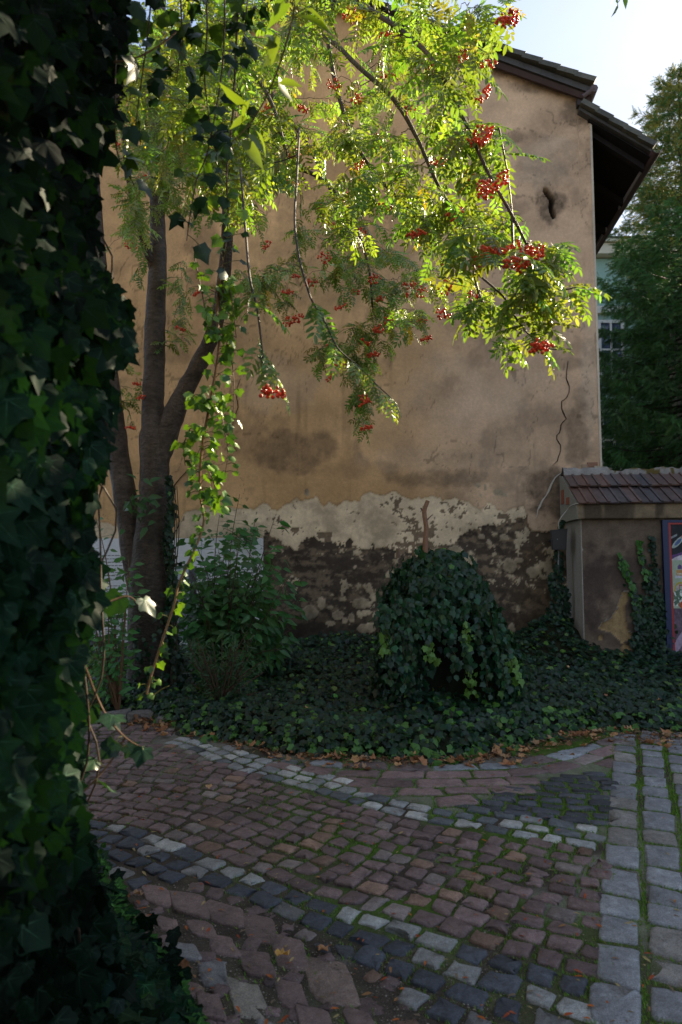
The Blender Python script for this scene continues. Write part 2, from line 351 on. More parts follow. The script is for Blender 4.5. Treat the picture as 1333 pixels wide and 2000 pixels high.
def wall_paint(u, v, px, py):
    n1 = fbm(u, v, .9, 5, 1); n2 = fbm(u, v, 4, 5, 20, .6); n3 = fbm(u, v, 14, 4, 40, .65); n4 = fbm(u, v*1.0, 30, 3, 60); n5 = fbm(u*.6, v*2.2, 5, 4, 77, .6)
    k = sstep(650, 1000, px+(n1-.5)*200)[..., None]  # ochre left, pinkish right; partly the light's tint put into the colour
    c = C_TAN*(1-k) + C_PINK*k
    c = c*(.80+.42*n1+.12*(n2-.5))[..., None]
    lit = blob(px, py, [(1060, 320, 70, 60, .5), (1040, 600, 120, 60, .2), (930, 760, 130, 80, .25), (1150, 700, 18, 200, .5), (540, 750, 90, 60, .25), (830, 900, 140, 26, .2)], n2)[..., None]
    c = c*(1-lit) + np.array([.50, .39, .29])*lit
    st = blob(px, py, [(575, 880, 120, 42, .55), (470, 850, 60, 60, .4), (860, 935, 110, 22, .5), (690, 915, 90, 22, .3), (1130, 860, 26, 90, .55), (1065, 960, 70, 55, .75), (1010, 945, 60, 30, .35), (1075, 400, 34, 48, .75), (1010, 268, 60, 18, .5), (985, 410, 60, 20, .3), (1130, 225, 34, 34, .6), (1080, 172, 80, 16, .55), (960, 140, 60, 12, .35), (1105, 708, 40, 14, .4), (400, 500, 40, 120, .45), (620, 520, 140, 90, .25), (480, 620, 60, 90, .25), (1085, 350, 10, 12, .3), (760, 700, 14, 20, .4)], n2)
    st = np.maximum(st, .30*sstep(.56, .75, fbm(u, v, 1.7, 5, 91, .6)))
    st = np.clip(st*(.55+.9*n3), 0, 1)[..., None]
    c = c*(1-st) + np.array([.105, .075, .052])*st
    streak = sstep(.58, .8, fbm(u, v, 1, 3, 7)*.4+fbm(u*9, v*.8, 1, 4, 33)*.6)[..., None]
    c = c*(1-.28*streak)
    rdg = np.minimum(abs(fbm(u, v, 1.1, 4, 123)-.5), abs(fbm(u, v, .8, 4, 171)-.47)); c = c*(1-.35*(rdg < .0035)*(fbm(u, v, .9, 2, 9) > .45))[..., None]
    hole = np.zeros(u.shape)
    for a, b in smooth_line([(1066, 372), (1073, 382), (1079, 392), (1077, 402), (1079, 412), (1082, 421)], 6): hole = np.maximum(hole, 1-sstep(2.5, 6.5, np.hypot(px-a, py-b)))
    c = c*(1-.9*hole)[..., None]  # shade inside the slit painted into the colour, with some soot
    lay = np.full(u.shape, 1.0)                                            # 1 brown plaster, .5 cream coat, 0 bare
    jag = (n2-.5)*22 + (n3-.5)*16
    low = py > interp(px, CREAM_TOP) + jag*.55
    crm = low & (py < interp(px, CREAM_BOT) + jag*1.3)
    # bare, blackened base under the cream coat
    warm = sstep(980, 1040, px)
    d = C_DRK*(.55+.9*n2+.5*(n3-.5))[..., None]
    mid = sstep(.47, .60, n5*.55+n3*.45)*(1-.75*sstep(1180, 1240, py))*(.9-.35*warm)
    d = d*(1-mid[..., None]) + C_BRN*(mid*(.75+.5*n4))[..., None]
    d = d*(1-.0*warm[..., None]) + np.array([.022, .010, 0])*warm[..., None]*(.4+n3[..., None])
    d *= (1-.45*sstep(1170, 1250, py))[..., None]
    pn = n2*.5+n3*.5
    dens = blob(px, py, [(640, 1130, 90, 60, .05), (685, 1165, 60, 40, .11), (620, 1195, 30, 24, .0), (820, 1090, 90, 40, .10), (960, 1075, 60, 40, .07), (1005, 1105, 60, 30, .12), (1065, 1100, 26, 40, .14), (660, 1205, 60, 30, .08), (1000, 1050, 60, 30, .07)])
    spots = blob(px, py, [(628, 1178, 9, 14, 1), (606, 1196, 16, 13, 1), (660, 1202, 11, 9, 1), (674, 1213, 6, 6, 1), (687, 1208, 8, 11, 1), (645, 1187, 6, 4, 1), (645, 1218, 12, 5, 1), (710, 1180, 26, 12, .9), (1030, 1040, 7, 12, 1), (996, 1105, 13, 16, 1), (1014, 1094, 9, 6, 1), (1042, 1118, 12, 14, 1), (1072, 1112, 7, 30, 1), (942, 1048, 8, 6, 1), (985, 1050, 9, 6, 1), (872, 1040, 14, 8, 1), (890, 1075, 20, 10, 1), (868, 1085, 26, 10, .9), (1000, 1228, 8, 14, .7), (1012, 1190, 4, 8, .7), (720, 1225, 20, 14, .8), (1060, 960, 0, 0, 0), (985, 961, 10, 7, 1), (935, 948, 6, 6, 1), (948, 954, 3, 8, 1), (915, 1095, 20, 18, .9)], n2)
    patch = low & ~crm & ((pn > .655-dens) | (spots > .5))
    spotup = (~low) & (blob(px, py, [(974, 962, 12, 8, 1), (988, 966, 6, 5, 1), (934, 948, 6, 5, 1), (948, 952, 3, 9, 1), (940, 968, 3, 5, 1), (600, 965, 6, 10, .6)], n2) > .5)
    # flecks of brown through the cream coat, brick courses ghosting through
    fl = crm & ((n3*.55+n2*.45) > .655-.07*sstep(720, 800, px)+.05*(px < 520)) & (py > interp(px, CREAM_TOP)+6)
    br_u = (u/.26 + .5*(np.floor(v/.085) % 2)); ghost = crm & (py > 1020) & (px > 530) & (fbm(np.floor(br_u)*3.1, np.floor(v/.085)*5.7, 1, 1, 3) > .72) & (n2 > .52)
    cream = C_CRM*(.78+.40*n2+.12*(n4-.5))[..., None]
    cream = cream*(1-.22*sstep(480, 640, px)*0)[..., None]
    cleft = sstep(560, 430, px)[..., None]; cream = cream*(1-.12*cleft)
    grime = (sstep(.5, .7, fbm(u, v, 2.5, 5, 55, .6))*.45)[..., None]; cream = cream*(1-grime)+C_BRN*grime
    c = np.where(low[..., None], d, c); c = np.where(crm[..., None], cream, c)
    c = np.where((fl | ghost)[..., None], C_BRN*(.7+.6*n4)[..., None], c)
    c = np.where((patch | spotup)[..., None], (C_CRM*.55*(.35+.9*n3[..., None]*n2[..., None]*2)), c)
    lay = np.where(low, 0, lay); lay = np.where(crm, .55, lay); lay = np.where(fl | ghost, .25, lay); lay = np.where(patch, .45, lay)
    return c, lay
us = np.linspace(HU0, HU1, 500); lowv = np.linspace(-.1, 3.25, 175); nU = 190
top = rooftop(us); cut = sstep(0, 1, (us-u_step)/.001)
top = np.where(us > u_step, np.minimum(top, vE+.03+(HU1-us)*.2), top)
U = np.repeat(us[:, None], len(lowv)+nU, 1)
Vv = np.concatenate([np.repeat(lowv[None], len(us), 0), 3.25+(top[:, None]-3.25)*(np.arange(1, nU+1)/nU)[None]], 1)
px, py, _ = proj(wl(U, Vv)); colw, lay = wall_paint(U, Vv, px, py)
slit = np.zeros(U.shape)
sl_pts = smooth_line([(1066, 372), (1073, 382), (1079, 392), (1077, 402), (1079, 412), (1082, 421)], 6)
for a, b in sl_pts: slit = np.maximum(slit, 1-sstep(2.2, 6, np.hypot(px-a, (py-b)*1.0)))
rel = (.024*(1-lay)) + .02*(fbm(U, Vv, 1.2, 3, 5)-.5) + .006*(fbm(U, Vv, 9, 3, 8)-.5) + .16*slit
W3 = wl(U, Vv, rel); nv = U.shape[1]
i = np.arange(len(us)-1)[:, None]*nv + np.arange(nv-1)[None]
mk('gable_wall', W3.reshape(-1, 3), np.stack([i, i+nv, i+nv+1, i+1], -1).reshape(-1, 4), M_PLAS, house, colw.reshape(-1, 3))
# side and rear walls (built behind the gable face)
m = MB(); m.wbox(HU1-.3, HU1-.012, -.1, vE-.02, .05, 9, (.36, .27, .2)); m.obj('side_wall', M_PLAS, house)
m = MB(); m.wbox(HU0+.012, HU0+.3, -.1, v_eaveL-.05, .05, 9, (.36, .27, .2)); m.obj('side_wall', M_PLAS, house)
m = MB(); m.wbox(HU0+.35, HU1-.35, -.1, min(vE, v_eaveL)-.1, 8.8, 9, (.36, .27, .2)); m.obj('rear_wall', M_PLAS, house)
# thin bright corner bead of plaster along the right edge
m = MB(); m.wbox(HU1-.02, HU1+.012, 1.0, vE-.03, -.012, .06, (.52, .45, .36)); m.obj('corner_edge', M_PLAS, house)
# roof slabs
C_ROOF = (.055, .05, .045)
def slab(m, ua, va, ub, vb, th, b0, b1, c=C_ROOF):
    q = [(ua, va-th, b0), (ub, vb-th, b0), (ub, vb-th, b1), (ua, va-th, b1), (ua, va, b0), (ub, vb, b0), (ub, vb, b1), (ua, va, b1)]
    return m.hexa([wl(*a) for a in q], c)
vR = vA+slope*(uA-u_r)
m = MB(); slab(m, u_r, vR-.05, uA, vA-.05, .10, -.16, 9.2); slab(m, 2*u_r-uA-.3, vA-.05-.3*slope, u_r, vR-.05, .10, -.16, 9.2); roof = m.obj('roof', M_TILE, house)
u2a, v2a = [float(q) for q in onwall(1128, 214)]; u2b, v2b = [float(q) for q in onwall(1280, 281, -.2)]
m = MB(); slab(m, u2a, v2a-.04, u2b, v2b-.04, .05, -.12, 9.2); m.obj('eave_roof', M_TILE, house)
def rtiles(ua, va, ub, vb, n, b0=-.24):
    L_ = math.hypot(ub-ua, vb-va); du, dv = (ub-ua)/L_, (vb-va)/L_; st = L_/n
    for i in range(n):
        a0 = i*st; a1 = a0+st*1.12; m = MB(); o0 = .012; o1 = .032+.008*random.random(); j = random.uniform(-.012, .012)
        q = []
        for o_ in (-.045, 0):
            for (a, b) in ((a0, b0+j), (a1, b0+j), (a1, b0+.34), (a0, b0+.34)):
                up_ = (o0 if a == a0 else o1) + o_ + (.035 if o_ == 0 else 0)
                q.append(wl(ua+du*a - dv*up_, va+dv*a + du*up_, b))
        g = random.uniform(.7, 1.3); m.hexa(q, np.array([.07, .068, .05])*g); m.obj('roof_tile', M_TILE, house)
rtiles(u_r, vR, uA, vA, 17); rtiles(u2a+.02, v2a, u2b-.03, v2b, 5, -.2)
nL = 17
rtiles(u_r, vR, 2*u_r-uA-.25, vA-.25*slope, nL)
# barge boards below the verge, step flashing, rafters and boarded soffit under the wide eave
m = MB(); slab(m, u_r, vR-.155, uA-.02, vA-.155, .11, -.13, -.09, (.05, .03, .025)); m.obj('barge_board', M_WOOD, house)
m = MB(); slab(m, 2*u_r-uA, vA-.155, u_r-.01, vR-.155, .11, -.13, -.09, (.05, .03, .025)); m.obj('barge_board', M_WOOD, house)
m = MB(); m.wbox(u2a-.02, u2a+.05, v2a+.01, vA-.16, -.10, 9.1, (.06, .05, .05)); m.obj('step_board', M_WOOD, house)
m = MB(); m.tube([wl(uA+.03, vA-.1, -.2), wl(uA+.03, vA-.1, 9.2)], .06, 8, (.09, .06, .06)); m.tube([wl(uA+.03, vA-.1, -.18), wl(u2a+.04, v2a+.09, -.16)], .035, 8, (.09, .06, .06)); m.obj('upper_gutter', M_METAL, house)
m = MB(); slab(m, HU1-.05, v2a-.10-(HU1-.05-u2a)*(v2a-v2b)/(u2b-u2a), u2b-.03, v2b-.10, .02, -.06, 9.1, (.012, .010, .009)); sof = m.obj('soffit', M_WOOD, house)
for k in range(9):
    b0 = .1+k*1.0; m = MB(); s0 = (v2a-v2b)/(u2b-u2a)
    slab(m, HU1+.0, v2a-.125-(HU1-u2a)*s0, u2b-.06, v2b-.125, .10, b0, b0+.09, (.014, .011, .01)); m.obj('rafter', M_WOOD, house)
m = MB(); g0 = (u2b+.035, v2b-.075)
for k in range(8):
    a0, a1 = math.pi+k*math.pi/8, math.pi+(k+1)*math.pi/8
    q = [(g0[0]+.075*math.cos(a), g0[1]+.075*math.sin(a)) for a in (a0, a1)]; q2 = [(g0[0]+.068*math.cos(a), g0[1]+.068*math.sin(a)) for a in (a0, a1)]
    m.hexa([wl(q[0][0], q[0][1], -.2), wl(q[1][0], q[1][1], -.2), wl(q[1][0], q[1][1], 9.2), wl(q[0][0], q[0][1], 9.2), wl(q2[0][0], q2[0][1], -.2), wl(q2[1][0], q2[1][1], -.2), wl(q2[1][0], q2[1][1], 9.2), wl(q2[0][0], q2[0][1], 9.2)], (.09, .055, .055))
m.obj('gutter', M_METAL, house)
for k in range(5):
    m = MB(); m.wbox(u2b-.05, u2b-.03, v2b-.16, v2b-.05, .2+k*1.9, .2+k*1.9+1.2, (.34, .33, .34)); m.obj('fascia_strip', M_PAINT, house)
# cracks in the plaster
def ribbon(pts, wdt, b=-.012, colr=(.03, .022, .016), name='crack', parent=house, mat=M_PLAS):
    q = np.array(pts, float); q = smooth_line(q, 2); q = q + rng.normal(0, .7, q.shape); u, v = onwall(q[:, 0], q[:, 1]); c = np.stack([u, v], 1)
    t = unit(np.gradient(c, axis=0)); s = np.stack([-t[:, 1], t[:, 0]], 1); n = len(c); ww = wdt*(.5+rng.random(n))*np.minimum(1, .25+np.minimum(np.arange(n), np.arange(n)[::-1])/4)
    a = c+s*ww[:, None]/2; bb = c-s*ww[:, None]/2; bo = b
    V = np.concatenate([wl(a[:, 0], a[:, 1], bo), wl(bb[:, 0], bb[:, 1], bo), wl(a[:, 0], a[:, 1], .03), wl(bb[:, 0], bb[:, 1], .03)])
    F = []
    for i in range(n-1): F += [(i, i+1, n+i+1, n+i), (i, 2*n+i, 2*n+i+1, i+1), (n+i, n+i+1, 3*n+i+1, 3*n+i)]
    mk(name, V, F, mat, parent, colr)
ribbon([(1110, 705), (1107, 740), (1113, 755), (1108, 775), (1098, 785), (1097, 800), (1106, 818), (1095, 830), (1094, 845), (1087, 857), (1095, 870), (1094, 885), (1088, 900), (1078, 911)], .010)
ribbon([(470, 740), (462, 770), (466, 795), (455, 830), (452, 850), (463, 882)], .008)
ribbon([(378, 905), (352, 935), (338, 960), (345, 985), (352, 1018), (338, 1045)], .007)

ribbon([(1098, 922), (1084, 934), (1072, 958), (1060, 978), (1052, 998), (1047, 1012)], .022, colr=(.5, .45, .38), name='mortar_repair')
ribbon([(1098, 922), (1108, 918), (1128, 921), (1150, 919), (1172, 921)], .05, b=-.03, colr=(.45, .41, .36), name='mortar_repair')
for k, (cx_, cy_, s_) in enumerate([(1146, 912, .07), (1158, 908, .08), (1169, 915, .07), (1150, 919, .06), (1162, 921, .07)]):   # exposed bricks at the broken corner
    u, v = [float(q) for q in onwall(cx_, cy_)]; m = MB(); m.wbox(u-s_, u+s_*.8, v-.035, v+.035, -.03-.006*k, .1, ((.33, .24, .17), (.27, .15, .10), (.42, .36, .28))[k % 3]); m.obj('brick', M_CONC, house)

# ---- information board with panels and print on the wall
def uvw(px_, py_): u, v = onwall(px_, py_); return float(u), float(v)
bu0, bt = uvw(165, 1052); bu1, bb_ = uvw(516, 1292); board = thing('information_board', wl((bu0+bu1)/2, bb_, -.04), 'white information board with printed lines and grey photograph at foot of the ochre wall', 'board')
edges_ = [165, 262, 396, 516]
for a, b in zip(edges_[:-1], edges_[1:]):
    ua = uvw(a, 1055)[0]+.004; ub = uvw(b, 1055)[0]-.004; m = MB(); m.wbox(ua, ub, bb_, bt, -.05, -.022, (.72, .73, .75)); m.obj('panel', M_PAINT, board)
def print_lines(x0, x1, y0, y1, n, name='printed_text'):
    m = MB(); r = random.Random(x0)
    for k in range(n):
        yy = y0+(y1-y0)*k/n; x = x0
        if k % 9 == 8: continue
        while x < x1-3:
            wd = r.uniform(3, 9); x2 = min(x+wd, x1); ua, v = uvw(x, yy); ub, _ = uvw(x2, yy)
            m.wbox(ua, ub, v-.007, v+.007, -.052, -.050, (.22, .22, .23)); x = x2+1.6
    m.obj(name, M_PAINT, board, kind='stuff')
print_lines(172, 255, 1085, 1262, 27); print_lines(402, 505, 1107, 1205, 17); print_lines(402, 505, 1225, 1265, 7)
u0, v1 = uvw(333, 1106); u1, v0 = uvw(385, 1250); m = MB()
nx_, ny_ = 26, 60; gx = np.linspace(u0, u1, nx_); gy = np.linspace(v0, v1, ny_); GX, GY = np.meshgrid(gx, gy, indexing='ij')
f = fbm(GX*14, GY*2, 1, 4, 3); s = (GX-u0)/(u1-u0); tt = (GY-v0)/(v1-v0)
tone = np.where(s > .72, .12+.25*(f > .5), .42+.12*tt); tone = np.where((tt < .45) & (s < .72), .16+.3*f, tone); tone = np.where((abs(s-.4-.1*tt) < .06) & (tt < .8), .2, tone)
V = wl(GX, GY, -.053).reshape(-1, 3); ii = np.arange(nx_-1)[:, None]*ny_+np.arange(ny_-1)[None]
mk('printed_photograph', V, np.stack([ii, ii+ny_, ii+ny_+1, ii+1], -1).reshape(-1, 4), M_PAINT, board, (tone.reshape(-1, 1)*np.array([.85, .95, 1.1])))
m = MB()
for kx in range(3):
    ua, v = uvw(338+kx*3.2, 1132); m.wbox(ua, ua+.014, v-.012, v+.008, -.056, -.054, (.08, .08, .08))
m.obj('printed_caption', M_PAINT, board)

# ---- low garden wall with tiled coping
LB = -.95                                          # front face is 0.95 m in front of the house wall
def lw(px_, py_, b=LB): u, v = onwall(px_, py_, b); return float(u), float(v)
lu0, lvt = lw(1136, 1012); lu1 = lu0+3.6
gw = thing('garden_wall', wl(lu0+1.2, 0, LB+.3), 'low brown rendered garden wall under a coping of dark red clay tiles', 'wall')
us2 = np.linspace(lu0, lu1, 190); vs2 = np.linspace(-.1, lvt, 120); U, Vv = np.meshgrid(us2, vs2, indexing='ij'); px, py, _ = proj(wl(U, Vv, LB))
n1 = fbm(U, Vv, 1.6, 5, 13); n2 = fbm(U, Vv, 6, 5, 23, .6); n3 = fbm(U, Vv, 20, 3, 33)
c = np.array([.15, .112, .082])*(.55+.85*n2)[..., None]
dk = np.clip(blob(px, py, [(1165, 1150, 40, 85, .9), (1160, 1090, 30, 20, .4), (1230, 1120, 60, 60, .85), (1185, 1235, 30, 30, .5), (1200, 1060, 20, 10, .5), (1270, 1220, 60, 80, .9)], n2), 0, 1)[..., None]
c = c*(1-dk*.75)+np.array([.05, .035, .035])*dk*.75
POLY = [(1218, 1156), (1228, 1158), (1227, 1172), (1219, 1185), (1222, 1210), (1228, 1232), (1241, 1245), (1238, 1251), (1225, 1251), (1214, 1256), (1208, 1246), (1195, 1236), (1180, 1232), (1170, 1228), (1175, 1218), (1192, 1212), (1203, 1195), (1212, 1172)]
ex = inpoly(px+(n3-.5)*5, py+(n2-.5)*8, POLY) | (((px-1222)/10)**2+((py-1268)/10)**2 < 1) | (((px-1174)/5)**2+((py-1246)/6)**2 < 1)
c = np.where(ex[..., None], np.array([.33, .225, .115])*(.55+.8*n3)[..., None], c)
edge = inpoly(px+(n3-.5)*5, py+(n2-.5)*8+3, POLY) & ~ex; c = np.where(edge[..., None], np.array([.3, .27, .24]), c)
rel = .03*ex + .012*(n1-.5)+.006*(n3-.5)+ex*.02*(n2-.5)
nv = len(vs2); ii = np.arange(len(us2)-1)[:, None]*nv+np.arange(nv-1)[None]
mk('render_face', wl(U, Vv, LB+rel).reshape(-1, 3), np.stack([ii, ii+nv, ii+nv+1, ii+1], -1).reshape(-1, 4), M_CONC, gw, c.reshape(-1, 3))
m = MB(); m.wbox(lu0+.001, lu1, -.1, lvt-.001, LB+.05, -.12, (.2, .16, .12)); m.obj('core', M_CONC, gw)
m = MB(); m.wbox(lu0-.012, lu0+.02, -.1, lvt-.004, LB+.004, -.1, (.33, .31, .27)); m.obj('return_face', M_CONC, gw)
cu0, cvb = lw(1129, 1014, LB-.09); _, cvt = lw(1130, 984, LB-.09)
prof = [(cvb, -.12), (cvb, LB+.0), (cvb+.004, LB-.08)] + [(cvb+.012+(cvt-cvb-.02)*q, LB-.09) for q in np.linspace(0, 1, 12)] + [(cvt, LB-.08), (cvt, -.12)]
uq = np.linspace(cu0, lu1, 220); pv = np.array([p[0] for p in prof]); pb = np.array([p[1] for p in prof]); U, KK = np.meshgrid(uq, np.arange(len(prof)), indexing='ij'); V_ = pv[KK]; B_q = pb[KK]
nz = fbm(U, V_, 7, 4, 61, .6); nz2 = fbm(U*1.3, V_*.3, 4, 3, 65)
cc_ = np.array([.25, .19, .125])*(.45+.9*nz)[..., None]; sk_ = (sstep(.5, .68, nz2)*.75)[..., None]; cc_ = cc_*(1-sk_)+np.array([.045, .035, .028])*sk_
jj = .012*(fbm(U, V_, 5, 3, 44)-.5)*((KK > 1) & (KK < len(prof)-1)); Q_ = wl(U, V_+jj, B_q+jj*.8); k_ = len(prof); ii = np.arange(len(uq)-1)[:, None]*k_+np.arange(k_-1)[None]
mk('cornice', Q_.reshape(-1, 3), np.stack([ii, ii+k_, ii+k_+1, ii+1], -1).reshape(-1, 4), M_CONC, gw, cc_.reshape(-1, 3))
m = MB(); m.wbox(cu0-.004, cu0+.004, cvb+.002, cvt-.002, LB-.088, -.1, (.24, .21, .16)); m.obj('cornice_end', M_CONC, gw)
ridge_v = lw(1112, 930, -.22)[1]
# triangular mortar gable at the left end with two red brick ends
m = MB(); e = cu0-.012
tri = [(cvb+.003, LB-.085), (cvt, LB-.085), (ridge_v, -.24), (ridge_v+.02, -.10), (cvb, -.10)]
m.add([wl(e, v, b) for v, b in tri]+[wl(e+.05, v, b) for v, b in tri], [(0, 1, 2, 3, 4), (9, 8, 7, 6, 5)]+[(i, i+5, (i+1) % 5+5, (i+1) % 5) for i in range(5)], (.26, .25, .21)); m.obj('coping_gable', M_CONC, gw)
for (va, vb2, ba, bb2) in ((cvt+.06, cvt+.27, -.36, -.22), (cvt+.03, cvt+.13, -.66, -.52)):
    m = MB(); m.wbox(e-.012, e+.03, va, vb2, ba, bb2, (.28, .10, .055)); m.obj('brick', M_CONC, gw)
# coping tiles, two courses, each tile its own piece
tw = .138; ntile = int((lu1-cu0)/tw); Ls = math.hypot(ridge_v-cvt, LB-.14+.30)
sv = np.array([ridge_v-cvt, (-.24)-(LB-.1)]); sv /= np.linalg.norm(sv); Ltot = math.hypot(ridge_v-cvt, (-.24)-(LB-.1))
def coping_tile(u0_, s0, s1, lift, colr, tiltj, wd=tw):
    m = MB(); nn = np.array([sv[1], -sv[0]])       # outward normal in (v, b)
    def pt(u, s, h): q = np.array([cvt, LB-.1])+sv*s+nn*h; return wl(u, q[0], q[1])
    for (ua, ub, hh) in ((0, wd-.035, .018), (wd-.035, wd-.003, .034)):
        m.hexa([pt(u0_+ua, s0, lift), pt(u0_+ub, s0, lift), pt(u0_+ub, s1, lift-.022), pt(u0_+ua, s1, lift-.022),
                pt(u0_+ua, s0+tiltj, lift+hh), pt(u0_+ub, s0+tiltj, lift+hh), pt(u0_+ub, s1, lift+hh-.02), pt(u0_+ua, s1, lift+hh-.02)], colr)
    m.obj('coping_tile', M_TILE, gw)
for k in range(ntile):
    for crs in (0, 1):
        if crs == 1 and k > 3 and random.random() < .0: continue
        base = random.choice([(.075, .048, .042), (.06, .046, .046), (.095, .055, .045), (.045, .038, .042), (.12, .065, .048)])
        g = random.uniform(.75, 1.25)
        coping_tile(cu0+k*tw+random.uniform(-.003, .003), (-.045 if crs == 0 else Ltot*.47)+random.uniform(-.012, .012), (Ltot*.55 if crs == 0 else Ltot*1.0), .022+.028*crs+random.uniform(0, .004), np.array(base)*g, random.uniform(0, .006))
# lumpy mortar and moss along the ridge
us3 = np.linspace(cu0, lu1, 150); bs = np.linspace(-.42, -.08, 16); U, B = np.meshgrid(us3, bs, indexing='ij')
n1 = fbm(U*1.5, B*3, 5, 4, 4); n2 = fbm(U, B*2, 9, 4, 14)
px, _, _ = proj(wl(U, ridge_v, B))
H = ridge_v + .03 + .13*(n1-.42) + .05*sstep(-.42, -.3, B) - .10*sstep(-.2, -.06, B) - .05*sstep(1185, 1200, px)*(1-sstep(1210, 1225, px)) - .25*sstep(-.30, -.42, B)
moss = (n2 > .52) & (px > 1190)
c = np.where(moss[..., None], np.array([.10, .075, .025])*(.6+.8*n1)[..., None], np.array([.27, .255, .235])*(.45+.9*n2)[..., None])
nv = len(bs); ii = np.arange(len(us3)-1)[:, None]*nv+np.arange(nv-1)[None]
mk('ridge_mortar', wl(U, H, B).reshape(-1, 3), np.stack([ii, ii+nv, ii+nv+1, ii+1], -1).reshape(-1, 4), M_CONC, gw, c.reshape(-1, 3))
m = MB(); m.wbox(cu0+.1, lu1, cvb, ridge_v-.12, -.26, -.12, (.3, .27, .23)); m.obj('ridge_back', M_CONC, gw)

# ---- painted panel in a blue and red frame on the garden wall
pu0, pvt = lw(1293, 1014, LB-.05); _, pvb = lw(1300, 1280, LB-.05); pu1 = pu0+1.15
pic = thing('painted_panel', wl((pu0+pu1)/2, pvb, LB-.03), 'tall painted picture in blue and red frame hung on the garden wall', 'painting')
FB, FR = (.006, .016, .075), (.33, .02, .02); pvt -= .012
for (a, b, c_, d, cc, bf, nm) in ((pu0, pu0+.075, pvb, pvt, FB, LB-.07, 'frame_outer'), (pu1-.075, pu1, pvb, pvt, FB, LB-.07, 'frame_outer'), (pu0+.076, pu1-.076, pvt-.035, pvt, FB, LB-.068, 'frame_outer'), (pu0+.076, pu1-.076, pvb, pvb+.05, FB, LB-.068, 'frame_outer'),
                                 (pu0+.077, pu0+.105, pvb+.052, pvt-.037, FR, LB-.063, 'frame_inner'), (pu1-.105, pu1-.077, pvb+.052, pvt-.037, FR, LB-.063, 'frame_inner'), (pu0+.106, pu1-.106, pvt-.060, pvt-.037, FR, LB-.061, 'frame_inner')):
    m = MB(); m.wbox(a, b, c_, d, bf, LB-.012, cc); m.obj(nm, M_METAL, pic)
nx_, ny_ = 170, 300; gx = np.linspace(pu0+.1, pu1-.1, nx_); gy = np.linspace(pvb+.04, pvt-.05, ny_); GX, GY = np.meshgrid(gx, gy, indexing='ij')
s = (GX-gx[0])/.95*1.9; t_ = (gy[-1]-GY)/(gy[-1]-gy[0])            # t_ = 0 at top; s in 'widths'
n2 = fbm(GX, GY, 12, 4, 5); n3 = fbm(GX*3+GY, GY*2-GX, 14, 3, 9)
c = np.tile(np.array([.012, .014, .02]), s.shape+(1,))*(.5+1.5*n2)[..., None]
def lay_c(mask, colr, var=.3):
    global c
    c = np.where(mask[..., None], np.array(colr)*(1-var+2*var*n3)[..., None], c)
roofl = .245-.055*s/.6+.03*(n2-.5)
lay_c(t_ > roofl, (.55, .52, .58)); lay_c((t_ > roofl) & (t_ < roofl+.035-.03*s), (.12, .06, .2)); lay_c(t_ > .285, (.36, .44, .34), .15)
lay_c(((s-.22)/.06)**2+((np.minimum(t_, .335)-.335)/.035)**2*1 < 1.0, (.13, .08, .24)) if False else None
lay_c((abs(s-.22) < .055) & (t_ > .32+((s-.22)/.055)**2*.015) & (t_ < .355), (.13, .08, .24))
lay_c((abs(s-.30) < .17) & (t_ > .362) & (t_ < .405), (.48, .25, .09)); lay_c((abs(s-.30) < .15) & (t_ > .385) & (t_ < .398), (.62, .55, .45))
lay_c((abs(s-.30) < .2) & (t_ > .408) & (t_ < .425), (.55, .55, .65))
rr = np.hypot((s-.22)/.17, (t_-.53)/.075); lay_c((rr < 1) & (rr > .8) & (t_ < .53), (.45, .36, .03)); lay_c((rr < .8) & (t_ < .53), (.42, .40, .42))
lay_c((abs(s-.27) < .08) & (t_ > .475) & (t_ < .55), (.4, .14, .07)); lay_c((abs(s-.27) < .06) & (t_ > .485) & (t_ < .55), (.42, .42, .42))
lay_c((t_ > .53+.04*(n2-.5)*2) & (t_ < .64), (.12, .2, .14), .8); lay_c((t_ > .52) & (t_ < .645) & (n3 > .56), (.6, .65, .63))
lay_c((((s-.3)/.14)**2+((t_-.635)/.03)**2) < 1, (.42, .09, .04)); lay_c(t_ > .66, (.13, .09, .13), .6); lay_c((t_ > .66) & (abs(t_-.98+.42*s) < .05), (.36, .28, .4), .3)
lay_c((t_ > .70) & (abs(s-.45) < .16) & (abs(t_-.77) < .06) & (n3 > .5), (.4, .55, .5)); lay_c((t_ > .80) & (abs(t_-1.15+.42*s) < .03), (.3, .22, .33))
# bird against the dark sky
bd = ((s-.10-.10)/.16)**2+((t_-.145+.0+(s-.2)*.25)/.028)**2; lay_c(bd < 1, (.35, .42, .40)); lay_c(bd < .35, (.08, .13, .3)); lay_c((abs(s-.33) < .035) & (abs(t_-.105) < .012), (.5, .06, .05)); lay_c((abs(s-.10) < .08) & (abs(t_-.10+.15*(s-.1)) < .008), (.25, .28, .3))
V = wl(GX, GY, LB-.045).reshape(-1, 3); ii = np.arange(nx_-1)[:, None]*ny_+np.arange(ny_-1)[None]
mk('picture', V, np.stack([ii, ii+ny_, ii+ny_+1, ii+1], -1).reshape(-1, 4), M_PAINT, pic, c.reshape(-1, 3))
m = MB(); m.wbox(pu0+.09, pu1-.09, pvb+.03, pvt-.04, LB-.040, LB-.015, (.1, .08, .06)); m.obj('backing', M_WOOD, pic)

